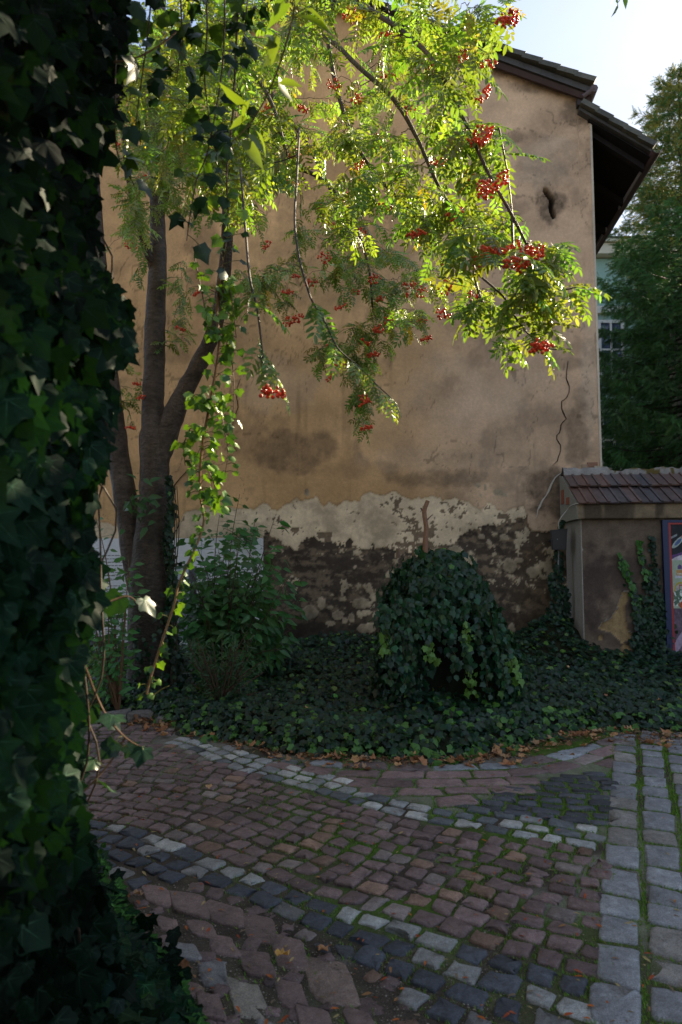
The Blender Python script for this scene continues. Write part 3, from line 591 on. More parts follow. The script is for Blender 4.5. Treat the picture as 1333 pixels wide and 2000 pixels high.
# ---- loudspeaker with its cable
su0, sv1 = lw(1073, 1033, -.62); su1, sv0 = lw(1108, 1074, -.62)
spk = thing('loudspeaker', wl((su0+su1)/2, sv0, -.55), 'small black wall loudspeaker beside the ivy at the end of the garden wall', 'loudspeaker')
m = MB(); q = [(su0+.02, sv0, -.66), (su1-.02, sv0, -.66), (su1-.05, sv0+.02, -.42), (su0+.07, sv0+.02, -.42), (su0, sv1-.02, -.68), (su1, sv1, -.68), (su1-.03, sv1-.02, -.42), (su0+.06, sv1-.03, -.42)]
m.hexa([wl(*a) for a in q], (.006, .006, .007)); m.obj('cabinet', M_METAL, spk)
m = MB(); q = [(su0+.035, sv0+.015, -.672), (su1-.035, sv0+.015, -.672), (su1-.035, sv0+.015, -.665), (su0+.035, sv0+.015, -.665), (su0+.02, sv1-.04, -.69), (su1-.015, sv1-.025, -.69), (su1-.015, sv1-.025, -.683), (su0+.02, sv1-.04, -.683)]
m.hexa([wl(*a) for a in q], (.012, .012, .013)); m.obj('grille', M_METAL, spk)
m = MB(); m.wbox((su0+su1)/2-.03, (su0+su1)/2-.018, (sv0+sv1)/2-.006, (sv0+sv1)/2+.006, -.688, -.68, (.3, .3, .3)); m.obj('badge', M_METAL, spk)
m = MB(); m.tube([wl((su0+su1)/2+.02, (sv0+sv1)/2, -.45), wl((su0+su1)/2+.02, (sv0+sv1)/2, .0)], .016, 8, (.02, .02, .02)); m.tube([wl((su0+su1)/2+.03, sv0+.03, -.5), wl((su0+su1)/2+.02, sv0-.25, -.5)], .012, 6, (.25, .25, .25)); m.obj('bracket', M_METAL, spk)
m = MB(); cb = [wl(cu0+.06, cvt+.005, LB-.115), wl(cu0-.02, cvt-.0, LB-.115), wl(cu0-.03, cvt-.01, LB+.2), wl(cu0-.03, cvt-.04, -.62), wl((su0+su1)/2+.02, sv1+.12, -.63), wl((su0+su1)/2+.02, sv1, -.6)]
m.tube(smooth_line(cb, 4), .005, 5, (.6, .58, .5)); m.obj('cable', M_METAL, spk)

# ---- teal house behind, and an added building that blocks the sun
FH = 21.0
fx0 = float(P(1120, 500, FH)[0]); fx1 = fx0+9
fz = lambda y: float(P(1180, y, FH)[2])
fh = thing('house', (fx0+4, FH+4, 0), 'pale turquoise house with white mouldings half hidden behind the spruce', 'house')
m = MB(); m.box(fx0, fx1, FH, FH+8, -.1, fz(505), (.30, .47, .43)); m.obj('facade', M_PAINT, fh)
m = MB(); m.box(fx0-.25, fx1+.25, FH-.3, FH+8.3, fz(503), fz(483), (.62, .58, .48)); m.box(fx0-.35, fx1+.35, FH-.4, FH+8.4, fz(482), fz(476), (.6, .56, .48)); m.obj('cornice', M_PAINT, fh)
m = MB(); zr = fz(474); m.add([(fx0-.4, FH-.45, zr), (fx1+.4, FH-.45, zr), (fx1+.4, FH+8.4, zr), (fx0-.4, FH+8.4, zr), (fx0+2.5, FH+4, zr+.9), (fx1-2.5, FH+4, zr+.9)], [(0, 1, 5, 4), (1, 2, 5), (2, 3, 4, 5), (3, 0, 4), (0, 3, 2, 1)], (.06, .055, .055)); m.obj('roof', M_TILE, fh)
m = MB(); m.box(fx0-.05, fx1+.05, FH-.12, FH-.003, fz(614), fz(600), (.72, .72, .70)); m.obj('moulding', M_PAINT, fh)
for row, (ya, yb) in enumerate(((626, 742), (800, 920), (985, 1060))):
    for kx in range(5):
        xa = float(P(1166, 600, FH)[0])+kx*1.55; xb = xa+.85
        fr = MB()
        for (a, b, c0, c1) in ((xa, xa+.09, fz(yb), fz(ya)), (xb-.09, xb, fz(yb), fz(ya)), (xa+.091, xb-.091, fz(yb), fz(yb)+.1), (xa+.091, xb-.091, fz(ya)-.1, fz(ya)), ((xa+xb)/2-.03, (xa+xb)/2+.03, fz(yb)+.101, fz(ya)-.101), (xa+.091, (xa+xb)/2-.031, (fz(ya)+fz(yb))/2-.03, (fz(ya)+fz(yb))/2+.03), ((xa+xb)/2+.031, xb-.091, (fz(ya)+fz(yb))/2-.03, (fz(ya)+fz(yb))/2+.03)):
            fr.box(a, b, FH-.07, FH-.004, c0, c1, (.75, .75, .75))
        wn = fr.obj('window', M_PAINT, fh)
        m = MB(); m.box(xa+.09, xb-.09, FH-.03, FH-.006, fz(yb)+.09, fz(ya)-.09, (.04, .06, .12)); m.obj('pane', M_GLASS, wn)
ah = thing('shade_building', (11.0, 11.5, 0), 'added unseen building right of the garden wall that shades the paving', 'building')  # unseen block added at a height that keeps sun off the paving
m = MB(); m.box(8.3, 14, 5.4, 16.2, -.1, 8.0, (.42, .36, .28)); m.obj('wall', M_PLAS, ah)
m = MB(); m.add([(8.0, 5.1, 8.0), (14.3, 5.1, 8.0), (14.3, 16.5, 8.0), (8.0, 16.5, 8.0), (11.1, 5.1, 8.9), (11.1, 16.5, 8.9)], [(0, 3, 5, 4), (1, 4, 5, 2), (0, 4, 1), (3, 2, 5), (0, 1, 2, 3)], (.1, .06, .05)); m.obj('roof', M_TILE, ah)

# ================================================================== PAVING
def G2(pts, n=5): q = smooth_line(np.array(pts, float), n); return G(q[:, 0], q[:, 1])[:, :2]
A_TOP = [(330, 1432), (375, 1443), (430, 1462), (500, 1488), (560, 1503), (620, 1518), (690, 1535), (760, 1552), (850, 1570), (930, 1582), (1000, 1594), (1100, 1606), (1205, 1617)]
A_LIM = [(340, 1434), (380, 1441), (450, 1456), (520, 1471), (590, 1486), (640, 1508), (690, 1530), (760, 1552), (850, 1570), (930, 1582), (1000, 1594), (1100, 1606), (1205, 1617)]
A_BOT = [(300, 1446), (355, 1458), (420, 1486), (490, 1510), (560, 1528), (640, 1550), (720, 1575), (800, 1595), (880, 1610), (960, 1625), (1050, 1642), (1120, 1654), (1205, 1670)]
B_TOP = [(-900, 1560), (-300, 1580), (60, 1590), (165, 1600), (240, 1612), (310, 1627), (380, 1652), (460, 1682), (520, 1704), (600, 1735), (680, 1760), (760, 1785), (840, 1812), (930, 1845), (1000, 1868), (1080, 1890), (1185, 1920)]
B_BOT = [(60, 1722), (175, 1722), (240, 1724), (330, 1722), (400, 1726), (450, 1740), (520, 1768), (590, 1800), (650, 1826), (700, 1860), (770, 1915), (820, 1965), (870, 2020), (950, 2110), (1000, 2160)]
I_EDGE = [(560, 1470), (640, 1484), (720, 1490), (800, 1494), (900, 1492), (1000, 1488), (1060, 1478), (1120, 1460), (1205, 1440)]
poly_field = A_BOT + [(1188, 1672), (1180, 1780), (1160, 1912)] + B_TOP[::-1] + [(60, 1412), (330, 1412), (345, 1430)]
poly_A = A_LIM + [(1198, 1618), (1198, 1668)] + A_BOT[::-1]
poly_B = B_TOP[2:-1] + [(1172, 1915), (1150, 2040), (1140, 2200)] + [(1000, 2200)] + B_BOT[::-1]
poly_S = I_EDGE + [(1198, 1495), (1090, 1512), (1000, 1543), (930, 1580), (850, 1568), (760, 1550), (690, 1533), (620, 1516), (560, 1500), (520, 1490)]
poly_D = [(880, 1566), (960, 1548), (1020, 1535), (1090, 1513), (1140, 1505), (1196, 1490), (1196, 1616), (1100, 1604), (1000, 1592), (930, 1580)]
stones = []
def stone_mesh(q, colr, h=0.0, rnd=.2):
    q = np.array(q, float)[:, :2]; out = []
    for i in range(4):
        p, a, b = q[i], q[i-1], q[(i+1) % 4]
        r1 = rnd*random.uniform(.35, 1.3); r2 = rnd*random.uniform(.5, 1.3)
        out += [p+(a-p)*r1*.9, p+(a-p)*r1*.22+(b-p)*r2*.22, p+(b-p)*r2*.9]
    return poly_stone(np.array(out), colr, h)
def poly_stone(o, colr, h=0.0):
    o = o + rng.normal(0, .0045, o.shape); c = o.mean(0); n = len(o); zc = float(und(c[0], c[1])) + h + random.uniform(-.004, .005)
    tx, ty = random.gauss(0, .025), random.gauss(0, .025)
    zz = lambda p, s: zc + (p[:, 0]-c[0])*tx + (p[:, 1]-c[1])*ty - s
    r0 = o; r1 = c+(o-c)*.95+rng.normal(0, .0015, o.shape); r2 = c+(o-c)*.84+rng.normal(0, .002, o.shape)
    V = np.concatenate([np.c_[r0*1.0, zz(r0, .055)], np.c_[r0, zz(r0, .0105)], np.c_[r1, zz(r1, .0035)+rng.normal(0, .0015, n)], np.c_[r2, zz(r2, .0005)+rng.normal(0, .0016, n)], [[c[0], c[1], zc+random.uniform(-.002, .002)]]])
    F = []
    for k in range(3): F += [(k*n+i, k*n+(i+1) % n, (k+1)*n+(i+1) % n, (k+1)*n+i) for i in range(n)]
    F += [(3*n+i, 3*n+(i+1) % n, 4*n) for i in range(n)]
    a = (V[:, 0]-c[0])
    return V, F, np.array(colr)
joints = []
def offset_rows(curve, sign, d, nrows, slen, poly, colfn, gap=.012, rnd=.16, jit=.008, dvar=0):
    c = G2(curve); res = []; off = 0
    for k in range(nrows):
        dd = d*(1+dvar*random.uniform(-1, 1))
        t = unit(np.gradient(c, axis=0)); nrm = np.stack([-t[:, 1], t[:, 0]], 1)*sign
        a = c+nrm*(off+gap/2); b = c+nrm*(off+dd-gap/2)
        s = np.r_[0, np.cumsum(np.linalg.norm(np.diff((a+b)/2, axis=0), axis=1))]
        x = random.uniform(-slen, 0)
        while x < s[-1]:
            L_ = slen*random.uniform(.8, 1.22); x0, x1 = x+gap/2, x+L_-gap/2; x += L_
            if x0 < 0 or x1 > s[-1]: continue
            q = [np.array([np.interp(xx, s, cc[:, 0]), np.interp(xx, s, cc[:, 1])])+rng.normal(0, jit, 2) for xx, cc in ((x0, a), (x1, a), (x1, b), (x0, b))]
            m_ = np.mean(q, 0); pxx, pyy, _ = proj(np.array([m_[0], m_[1], 0]))
            if not inpoly(pxx, pyy, poly): continue
            res.append((q, colfn(k, float(pxx), float(pyy)), rnd))
        off += dd
    return res
def maroon(*a):
    g = random.uniform(.7, 1.35); r = random.random()
    if r < .07: return np.array([.21, .135, .10])*g
    if r < .15: return np.array([.20, .165, .155])*g
    return np.array([.155, .108, .105])*g
def greyish(*a):
    r = random.random(); g = random.uniform(.8, 1.25)
    if r < .35: return np.array([.10, .11, .12])*g
    if r < .75: return np.array([.25, .26, .265])*g
    return np.array([.38, .38, .37])*g
def dark(*a): return np.array([.055, .06, .072])*random.uniform(.7, 1.5)
def bandB(k, x, y):
    r = random.random(); g = random.uniform(.8, 1.3)
    if k == 0 or (k == 1 and x > 900): return np.array([.27, .275, .27])*g if r < .55 else np.array([.06, .067, .082])*g
    if r < .18: return np.array([.15, .15, .15])*g
    return np.array([.050, .057, .072])*g
def blue(*a): return (np.array([.25, .27, .30]) if random.random() < .8 else np.array([.14, .11, .11]))*random.uniform(.75, 1.2)
sets = {}
poly_field = [p_ for p_ in poly_field if p_[0] > -100]
sets['sett_field'] = offset_rows(B_TOP + [(1400, 1990)], 1, .122, 32, .132, poly_field, maroon, .024, .19, .008, .08)
sets['grey_sett_band'] = offset_rows(A_BOT, 1, .118, 9, .15, poly_A, greyish, .023, .2, .006)
sets['dark_sett_band'] = offset_rows(B_TOP, -1, .122, 14, .145, poly_B, bandB, .024, .15, .007)
sets['slab_border'] = offset_rows(I_EDGE, -1, .17, 5, .31, poly_S, lambda k, x, y: blue() if k == 0 else maroon()*1.15, .02, .14, .012)
sets['dark_sett_corner'] = offset_rows(A_TOP + [(1400, 1630)], 1, .108, 10, .17, poly_D, dark, .024, .17, .006)
# straight lanes of big grey stones
c0, c1 = G(1222, 1440)[:2], G(1203, 1990)[:2]; dr = unit(c1-c0); sd2 = np.array([-dr[1], dr[0]]); lane = []
if sd2[0] < 0: sd2 = -sd2
for k in range(5):
    x = -.55*(k > 0) - random.uniform(0, .2)
    while x < np.linalg.norm(c1-c0)+.8:
        L_ = random.uniform(.19, .31); o = c0+dr*x+sd2*(.205*k); hw = .082*random.uniform(.93, 1.06); sk = random.uniform(-.014, .014)
        q = [o-sd2*hw, o+sd2*hw+dr*sk, o+sd2*hw+dr*(L_-.022+sk), o-sd2*hw+dr*(L_-.022)]
        q = [p+rng.normal(0, .006, 2) for p in q]
        lane.append((q, (np.array([.23, .24, .258]) if random.random() < .75 else np.array([.24, .228, .212]))*random.uniform(.7, 1.15), .17)); x += L_
sets['stone_lane'] = lane
PAV = {'sett_field': 'field of small maroon setts', 'grey_sett_band': 'upper curved band of grey setts', 'dark_sett_band': 'lower curved band of blackish setts', 'slab_border': 'border slabs along the ivy', 'dark_sett_corner': 'corner of black setts', 'stone_lane': 'lanes of large grey blocks'}
V, F = gridmesh(np.arange(-4.2, 5.6, .045), np.arange(.4, 8.2, .045), lambda x, y: und(x, y)-.011+.010*(fbm(x, y, 11, 3, 2)-.5))
n_ = fbm(V[:, 0], V[:, 1], 3, 4, 31); gx_, gy_, _ = proj(V)
mossy = sstep(.45, .62, n_)*sstep(300, 800, gx_)*(1-.7*sstep(1750, 1900, gy_))
cj = np.array([.075, .062, .05])[None]*(.7+.6*n_)[:, None]*(1-mossy)[:, None] + np.array([.065, .12, .02])[None]*mossy[:, None]
mort = sstep(.58, .66, fbm(V[:, 0], V[:, 1], 1.6, 3, 71)); cj = cj*(1-mort[:, None]*.6)+np.array([.22, .21, .185])*mort[:, None]*.6
mk('courtyard_ground', V, F, M_DIRT, None, cj, kind='structure')
alls = []
for nm, lst in sets.items():
    root = tagobj(bpy.data.objects.new(nm, None), 'paving: '+PAV[nm], None, None, 'structure'); COL.objects.link(root)
    def size(s_):
        m_ = np.mean(s_[0], 0); x, y, d = proj(np.array([m_[0], m_[1], 0])); return -1e3-d if (x < -20 or x > 1350 or y > 2040 or y < 1380) else 1/d
    lst.sort(key=size, reverse=True); restm = MB()
    for i, (q, colr, rnd) in enumerate(lst):
        Vq, Fq, cc = stone_mesh(q, colr, 0, rnd); alls.append(q)
        if i < 300: mk('sett' if 'sett' in nm else 'stone', Vq, Fq, M_STONE, root, cc, smooth=True)
        else: restm.add(Vq, Fq, cc)
    if restm.n: restm.obj('setts', M_STONE, root, smooth=True, kind='stuff')
# irregular slabs sunk in the earth at the bottom
root = tagobj(bpy.data.objects.new('slab_paving', None), 'paving: irregular large slabs sunk in trodden earth', None, None, 'structure'); COL.objects.link(root)
SL = [(307, 1744, 60, 36, 0), (371, 1757, 78, 50, 0), (441, 1775, 76, 44, 0), (509, 1804, 74, 56, 0), (567, 1850, 74, 64, 0), (645, 1907, 96, 92, 1), (354, 1847, 70, 34, 2), (439, 1837, 58, 38, 0), (505, 1872, 68, 58, 0), (420, 1887, 64, 56, 2), (488, 1942, 74, 76, 3), (567, 1934, 56, 60, 0), (410, 1957, 54, 50, 0), (381, 1922, 45, 32, 0), (616, 1985, 72, 52, 0), (705, 1990, 70, 62, 0), (527, 2000, 50, 34, 2), (395, 1806, 60, 34, 0), (629, 1839, 24, 15, 4), (676, 1850, 38, 28, 4), (330, 1795, 50, 30, 0), (455, 2015, 50, 40, 0), (760, 2060, 80, 60, 0), (300, 1990, 60, 44, 0), (690, 2080, 70, 60, 0)]
slab_q = []
for (cx_, cy_, w_, h_, k) in SL:
    w_ *= .98; h_ *= 1.02; cs = []
    for (a, b) in ((-.5, .5), (.5, .5), (.5, -.5), (-.5, -.5)):
        x = a*w_*random.uniform(.86, 1.08)+b*h_*.28; y = b*h_*random.uniform(.86, 1.08)+a*w_*.16
        cs.append(G(cx_+x, cy_+y)[:2])
    colr = [np.array([.17, .118, .11]), np.array([.18, .13, .11]), np.array([.20, .195, .20]), np.array([.25, .225, .19]), np.array([.06, .065, .075])][k]*random.uniform(.8, 1.2)
    Vq, Fq, cc = stone_mesh(cs, colr, -.003, .24); mk('slab', Vq, Fq, M_STONE, root, cc, smooth=True); slab_q.append((np.mean(cs, 0), .5*np.linalg.norm(cs[0]-cs[2]))); alls.append(cs)
# smaller stones wedged between the slabs, half sunk in the earth
poly_L = B_BOT[1:]+[(1000, 2200), (330, 2200), (300, 1900), (230, 1740)]; tries = 0; placed = 0
while placed < 70 and tries < 6000:
    tries += 1; x = random.uniform(240, 960); y = random.uniform(1725, 2160)
    if not inpoly(x, y, poly_L): continue
    c_ = G(x, y)[:2]; sz = random.uniform(.030, .058)
    if any(np.linalg.norm(c_-a) < b*.74+sz for a, b in slab_q): continue
    an = random.uniform(0, 1.6); ex_, ey_ = np.array([math.cos(an), math.sin(an)])*sz, np.array([-math.sin(an), math.cos(an)])*sz*random.uniform(.7, 1)
    cs = [c_-ex_-ey_, c_+ex_-ey_, c_+ex_+ey_, c_-ex_+ey_]; Vq, Fq, cc = stone_mesh(cs, maroon()*random.uniform(.7, 1), -.006, .26); mk('wedge_stone', Vq, Fq, M_STONE, root, cc, smooth=True)
    slab_q.append((c_, sz*1.35)); placed += 1
# a few rough kerb stones by the tree
kb = tagobj(bpy.data.objects.new('kerb', None), 'broken kerb stones by the tree foot', None, None, 'structure'); COL.objects.link(kb)
for (xa, xb, ya, h_) in ((196, 245, 1412, .09), (250, 300, 1408, .07), (305, 345, 1414, .05), (140, 190, 1415, .08)):
    a = G(xa, ya); b = G(xb, ya-3); d_ = np.array([0, .16, 0]); m = MB(); z0 = -.05
    q = [a, b, b+d_, a+d_]; j = lambda: rng.normal(0, .008, 3)
    m.hexa([p+[0, 0, z0] for p in q]+[p+[0, 0, h_]+j() for p in q], (.16, .15, .145)); m.obj('kerb_stone', M_STONE, kb)

# ---- grass, moss and litter in the joints
B_ = []; 
for q in alls:
    q = [np.array(p) for p in q]; c = np.mean(q, 0); x, y, d = proj(np.array([c[0], c[1], 0]))
    if x < 150 or x > 1400 or y > 2060: continue
    dens = .15+.85*float(sstep(420, 800, x))*(1-.8*float(sstep(1760, 1880, y))*float(sstep(1150, 1050, x)))
    dens *= float(sstep(.34, .55, fbm(c[0], c[1], 2.6, 3, 17)))*1.5
    if x > 1150: dens = max(dens, .5)
    for i in range(len(q)):
        a, b = q[i], q[(i+1) % len(q)]; nb = rng.poisson(60*dens*np.linalg.norm(b-a)/.15)
        if nb == 0: continue
        t = rng.random(nb)[:, None]; p = a+(b-a)*t; p = c+(p-c)*(1.06+.1*rng.random((nb, 1)))
        B_.append(p)
B_ = np.concatenate(B_); n = len(B_); zb = und(B_[:, 0], B_[:, 1])-.014
az = rng.random(n)*6.28; tl = rng.random(n)*.9; hh = .008+.018*rng.random(n)**2
d = np.stack([np.cos(az)*np.sin(tl), np.sin(az)*np.sin(tl), np.cos(tl)], 1)
Mx = frames(d, np.stack([np.sin(az), -np.cos(az), .3+0*az], 1))*hh[:, None, None]
GB = (np.array([(-.13, 0, 0), (.13, 0, 0), (.05, .6, .05), (0, 1, .2)]), np.array([(0, 1, 2), (0, 2, 3)]))
gc = np.stack([.08+.08*rng.random(n), .17+.12*rng.random(n), .03+0*rng.random(n)], 1)
gr = tagobj(bpy.data.objects.new('joint_grass', None), 'short grass and moss growing in the joints of the setts', 'grass', None, 'stuff'); 
Vg = (np.einsum('nij,kj->nki', Mx, GB[0])+np.c_[B_, zb][:, None]).reshape(-1, 3); Fg = (GB[1][None]+(np.arange(n)*4)[:, None, None]).reshape(-1, 3)
bpy.data.objects.remove(gr)
mk('joint_grass', Vg, Fg, M_GRASS, None, np.repeat(gc, 4, 0), kind='stuff', label='short grass and moss growing in the joints of the setts', cat='grass')
# grit and small pebbles on the trodden earth and in the joints
n = 9000; gx_ = np.concatenate([rng.uniform(180, 1000, n//2), rng.uniform(150, 1350, n-n//2)]); gy_ = np.concatenate([rng.uniform(1720, 2040, n//2), rng.uniform(1430, 2040, n-n//2)]); p = G(gx_, gy_); p[:, 2] = und(p[:, 0], p[:, 1])-.008
OC = np.array([(1, 0, 0), (0, 1, 0), (-1, 0, 0), (0, -1, 0), (0, 0, .8)]); OF = np.array([(0, 1, 4), (1, 2, 4), (2, 3, 4), (3, 0, 4)]); sz = .0018+.0045*rng.random(n)**3
Mx = frames(rng.normal(0, 1, (n, 3))*[1, 1, .1], np.tile(UP, (n, 1))+rng.normal(0, .2, (n, 3)))*sz[:, None, None]*np.array([1.0, .8, .8])
cg = np.array([.20, .175, .15])*(.4+1.1*rng.random(n))[:, None]
Vg = (np.einsum('nij,kj->nki', Mx, OC)+p[:, None]).reshape(-1, 3); Fg = (OF[None]+(np.arange(n)*5)[:, None, None]).reshape(-1, 3)
mk('grit', Vg, Fg, M_CONC, None, np.repeat(cg, 5, 0), kind='stuff', label='grit and tiny pebbles between the paving stones', cat='grit')
# rowan leaflets, straws and berries lying about
n = 420; gx_ = rng.uniform(180, 1330, n); gy_ = 1440+560*rng.random(n)**1.1; p = G(gx_, gy_); p[:, 2] = und(p[:, 0], p[:, 1])+.004
az = rng.random(n)*6.28; Mx = frames(np.stack([np.cos(az), np.sin(az), rng.normal(0, .1, n)], 1), np.tile(UP, (n, 1))+rng.normal(0, .25, (n, 3)))*(.016+.028*rng.random(n))[:, None, None]
pal = np.array([(.45, .13, .03), (.3, .16, .07), (.38, .30, .14), (.35, .08, .03), (.2, .15, .1)])
V0, F0 = ovate(.3, .3, .1); Vg = (np.einsum('nij,kj->nki', Mx, V0)+p[:, None]).reshape(-1, 3); Fg = (F0[None]+(np.arange(n)*len(V0))[:, None, None]).reshape(-1, 3)
mk('fallen_leaflets', Vg, Fg, M_DRY, None, np.repeat(pal[rng.integers(0, 5, n)], len(V0), 0), kind='stuff', label='tiny orange and straw coloured leaflets scattered over the setts', cat='leaf litter')
# ================================================================== IVY GROUND COVER
EDGE = [(120, 1398), (200, 1396), (270, 1400), (330, 1418), (400, 1436), (480, 1455), (560, 1470), (640, 1479), (720, 1483), (800, 1486), (880, 1486), (960, 1476), (1010, 1464), (1060, 1447), (1120, 1428), (1200, 1426), (1333, 1434), (1480, 1440)]
E2 = G2(EDGE, 4)
def ed(x): return np.interp(x, E2[:, 0], E2[:, 1])
def wally(x): return 10.2-np.tan(WA)*x
TRUNK = G(300, 1362)
def ivyh(x, y):
    d = y-ed(x); h = .07+.10*sstep(0, .35, d)+.20*sstep(.5, 4, d)+.26*(fbm(x, y, 1.3, 4, 4)-.5)*sstep(.05, .8, d)
    h = h+.42*np.exp(-((x-3.05)/.55)**2-((y-9.35)/.6)**2)+.12*np.exp(-((x-4.2)/1)**2-((y-8.7)/.5)**2)+.12*np.exp(-((x+.2)/1.3)**2-((y-9.9)/.5)**2)
    return h*sstep(-.02, .15, d)
V, F = gridmesh(np.arange(-4.6, 6.6, .09), np.arange(4.6, 10.6, .09), lambda x, y: np.where(y > ed(x)-.05, np.maximum(ivyh(x, y)-.07, -.02), -.06))
mk('ivy_bed_ground', V, F, M_DIRT, None, (.02, .022, .012), kind='structure')
def ivycol(n, dark_=1.0, lime=.08):
    c = np.stack([.014+.012*rng.random(n), .046+.03*rng.random(n), .024+.014*rng.random(n)], 1)*dark_
    k = rng.random(n) < lime; c[k] = np.stack([.05+.04*rng.random(k.sum()), .13+.06*rng.random(k.sum()), .02+.01*rng.random(k.sum())], 1)
    k = rng.random(n) < .12; c[k] *= 1.5
    q = np.round(c*140)/140
    return q
n = 21000; X = rng.uniform(-4.3, 5.8, n*2); Yy = ed(X)+.02-.22*sstep(.45, .8, fbm(X, X*0+3, 3.5, 3, 5))*rng.random(n*2)+(10.2-ed(X))*rng.random(n*2)**1.35
ok = (Yy < wally(X)-.03) & ~((X > float(wl(lu0, 0, LB)[0])-.1) & (Yy > wally(X)-.98)) & (np.abs(proj(np.stack([X, Yy, X*0], 1))[0]-700) < 780)
ok &= ~((X < -1.9) & (Yy > 5.5) & (rng.random(n*2) < .35))
X, Yy = X[ok][:n], Yy[ok][:n]; n = len(X)
Z = ivyh(X, Yy)+rng.uniform(-.07, .035, n)
dd = Yy-ed(X); front = np.exp(-dd/.25)
nn = np.stack([rng.normal(0, .38, n), -.35-.8*front+rng.normal(0, .38, n), 1-.35*front+0*X], 1); dn = np.stack([rng.normal(0, .8, n), -1+rng.normal(0, .5, n), -.35+rng.normal(0, .25, n)], 1)
Mx = frames(dn, nn)*(.043+.036*rng.random(n))[:, None, None]
cc = ivycol(n, .62, .06); lm = (rng.random(n) < .40*front); cc[lm] = (.06, .16, .028)
icv = tagobj(bpy.data.objects.new('ivy_ground_cover', None), 'dark green ivy carpeting the bed between paving and walls', 'ivy', None, 'stuff'); bpy.data.objects.remove(icv)
V0, F0 = IVY; vv = rng.integers(0, 3, n); Vg = (np.einsum('nij,nkj->nki', Mx, V0[vv])+np.stack([X, Yy, Z], 1)[:, None]).reshape(-1, 3); Fg = (F0[None]+(np.arange(n)*V0.shape[1])[:, None, None]).reshape(-1, 3)
mk('ivy_ground_cover', Vg, Fg, M_IVY, None, np.repeat(cc, V0.shape[1], 0), kind='stuff', label='dark green ivy carpeting the bed between paving and walls', cat='ivy')
# dry leaves along the edge: every one its own object
lv_meshes = []
for ci, cl in enumerate([(.42, .20, .10), (.30, .14, .07), (.52, .30, .15), (.22, .12, .07), (.38, .24, .14)]):
    for k in range(5): lv_meshes.append(meshdata('dead_leaf', MAPLE[0][k], MAPLE[1], M_DRY, cl))
def put_leaf(pxx, pyy, s, label, group, me=None, z=.008, tilt=.35):
    p = G(pxx, pyy); o = bpy.data.objects.new('dead_leaf', me or random.choice(lv_meshes)); COL.objects.link(o)
    zz = float(und(p[0], p[1])) if p[1] < ed(p[0]) else max(float(ivyh(p[0], p[1])), 0)
    o.location = (p[0], p[1], zz+z); o.rotation_euler = (random.gauss(0, tilt), random.gauss(0, tilt), random.uniform(0, 6.28)); o.scale = (s, s, s)
    tagobj(o, label, 'leaf', group)
for i in range(250):
    x = random.choice([random.uniform(380, 1000), random.uniform(980, 1333), random.uniform(180, 340)])
    y = interp(x, EDGE) + abs(random.gauss(0, 1))*(8 if x < 980 else 17) + random.uniform(-4, 5)
    put_leaf(x, y, random.uniform(.05, .115), 'brown curled dry leaf in the litter along the edge of the ivy', 'dry leaves along the ivy edge')
for x, y in ((520, 1290), (700, 1350), (790, 1340), (1005, 1320), (1060, 1260), (1180, 1400), (1240, 1385), (930, 1392), (600, 1420), (1110, 1350), (860, 1400), (1290, 1405)):
    put_leaf(x, y, .06, 'reddish brown dry leaf lying on top of the ivy carpet', 'dry leaves on the ivy', z=.03)
put_leaf(540, 1860, .085, 'yellow star shaped leaf lying on a slab in the foreground', None, meshdata('dead_leaf', MAPLE[0][1], MAPLE[1], M_DRY, (.62, .36, .10)), .012, .1)
put_leaf(621, 1857, .075, 'tan dry leaf right of the yellow star shaped leaf', None, meshdata('dead_leaf', MAPLE[0][2], MAPLE[1], M_DRY, (.50, .26, .13)), .012, .2)
put_leaf(405, 1543, .07, 'pale tan dry leaf alone on the maroon setts left of centre', None, meshdata('dead_leaf', MAPLE[0][3], MAPLE[1], M_DRY, (.48, .30, .16)), .012, .2)
# fine litter
n = 2600; gx_ = np.concatenate([rng.uniform(170, 1000, n//2), rng.uniform(960, 1400, n-n//2)]); gy_ = interp(gx_, EDGE)+np.abs(rng.normal(0, 1, n))*np.where(gx_ < 980, 8, 15)-6; p = G(gx_, gy_); p[:, 2] = und(p[:, 0], p[:, 1])+.012*rng.random(n)
az = rng.random(n)*6.28; Mx = frames(np.stack([np.cos(az), np.sin(az), rng.normal(0, .3, n)], 1), np.tile(UP, (n, 1))+rng.normal(0, .6, (n, 3)))*(.02+.035*rng.random(n))[:, None, None]
pal = np.array([(.20, .11, .06), (.14, .085, .055), (.09, .06, .04), (.3, .18, .1)]); V0, F0 = ovate(.28, .4, .2)
Vg = (np.einsum('nij,kj->nki', Mx, V0)+p[:, None]).reshape(-1, 3); Fg = (F0[None]+(np.arange(n)*len(V0))[:, None, None]).reshape(-1, 3)
mk('leaf_litter', Vg, Fg, M_DRY, None, np.repeat(pal[rng.integers(0, 4, n)], len(V0), 0), kind='stuff', label='brown litter of leaf scraps along the edge of the bed', cat='leaf litter')

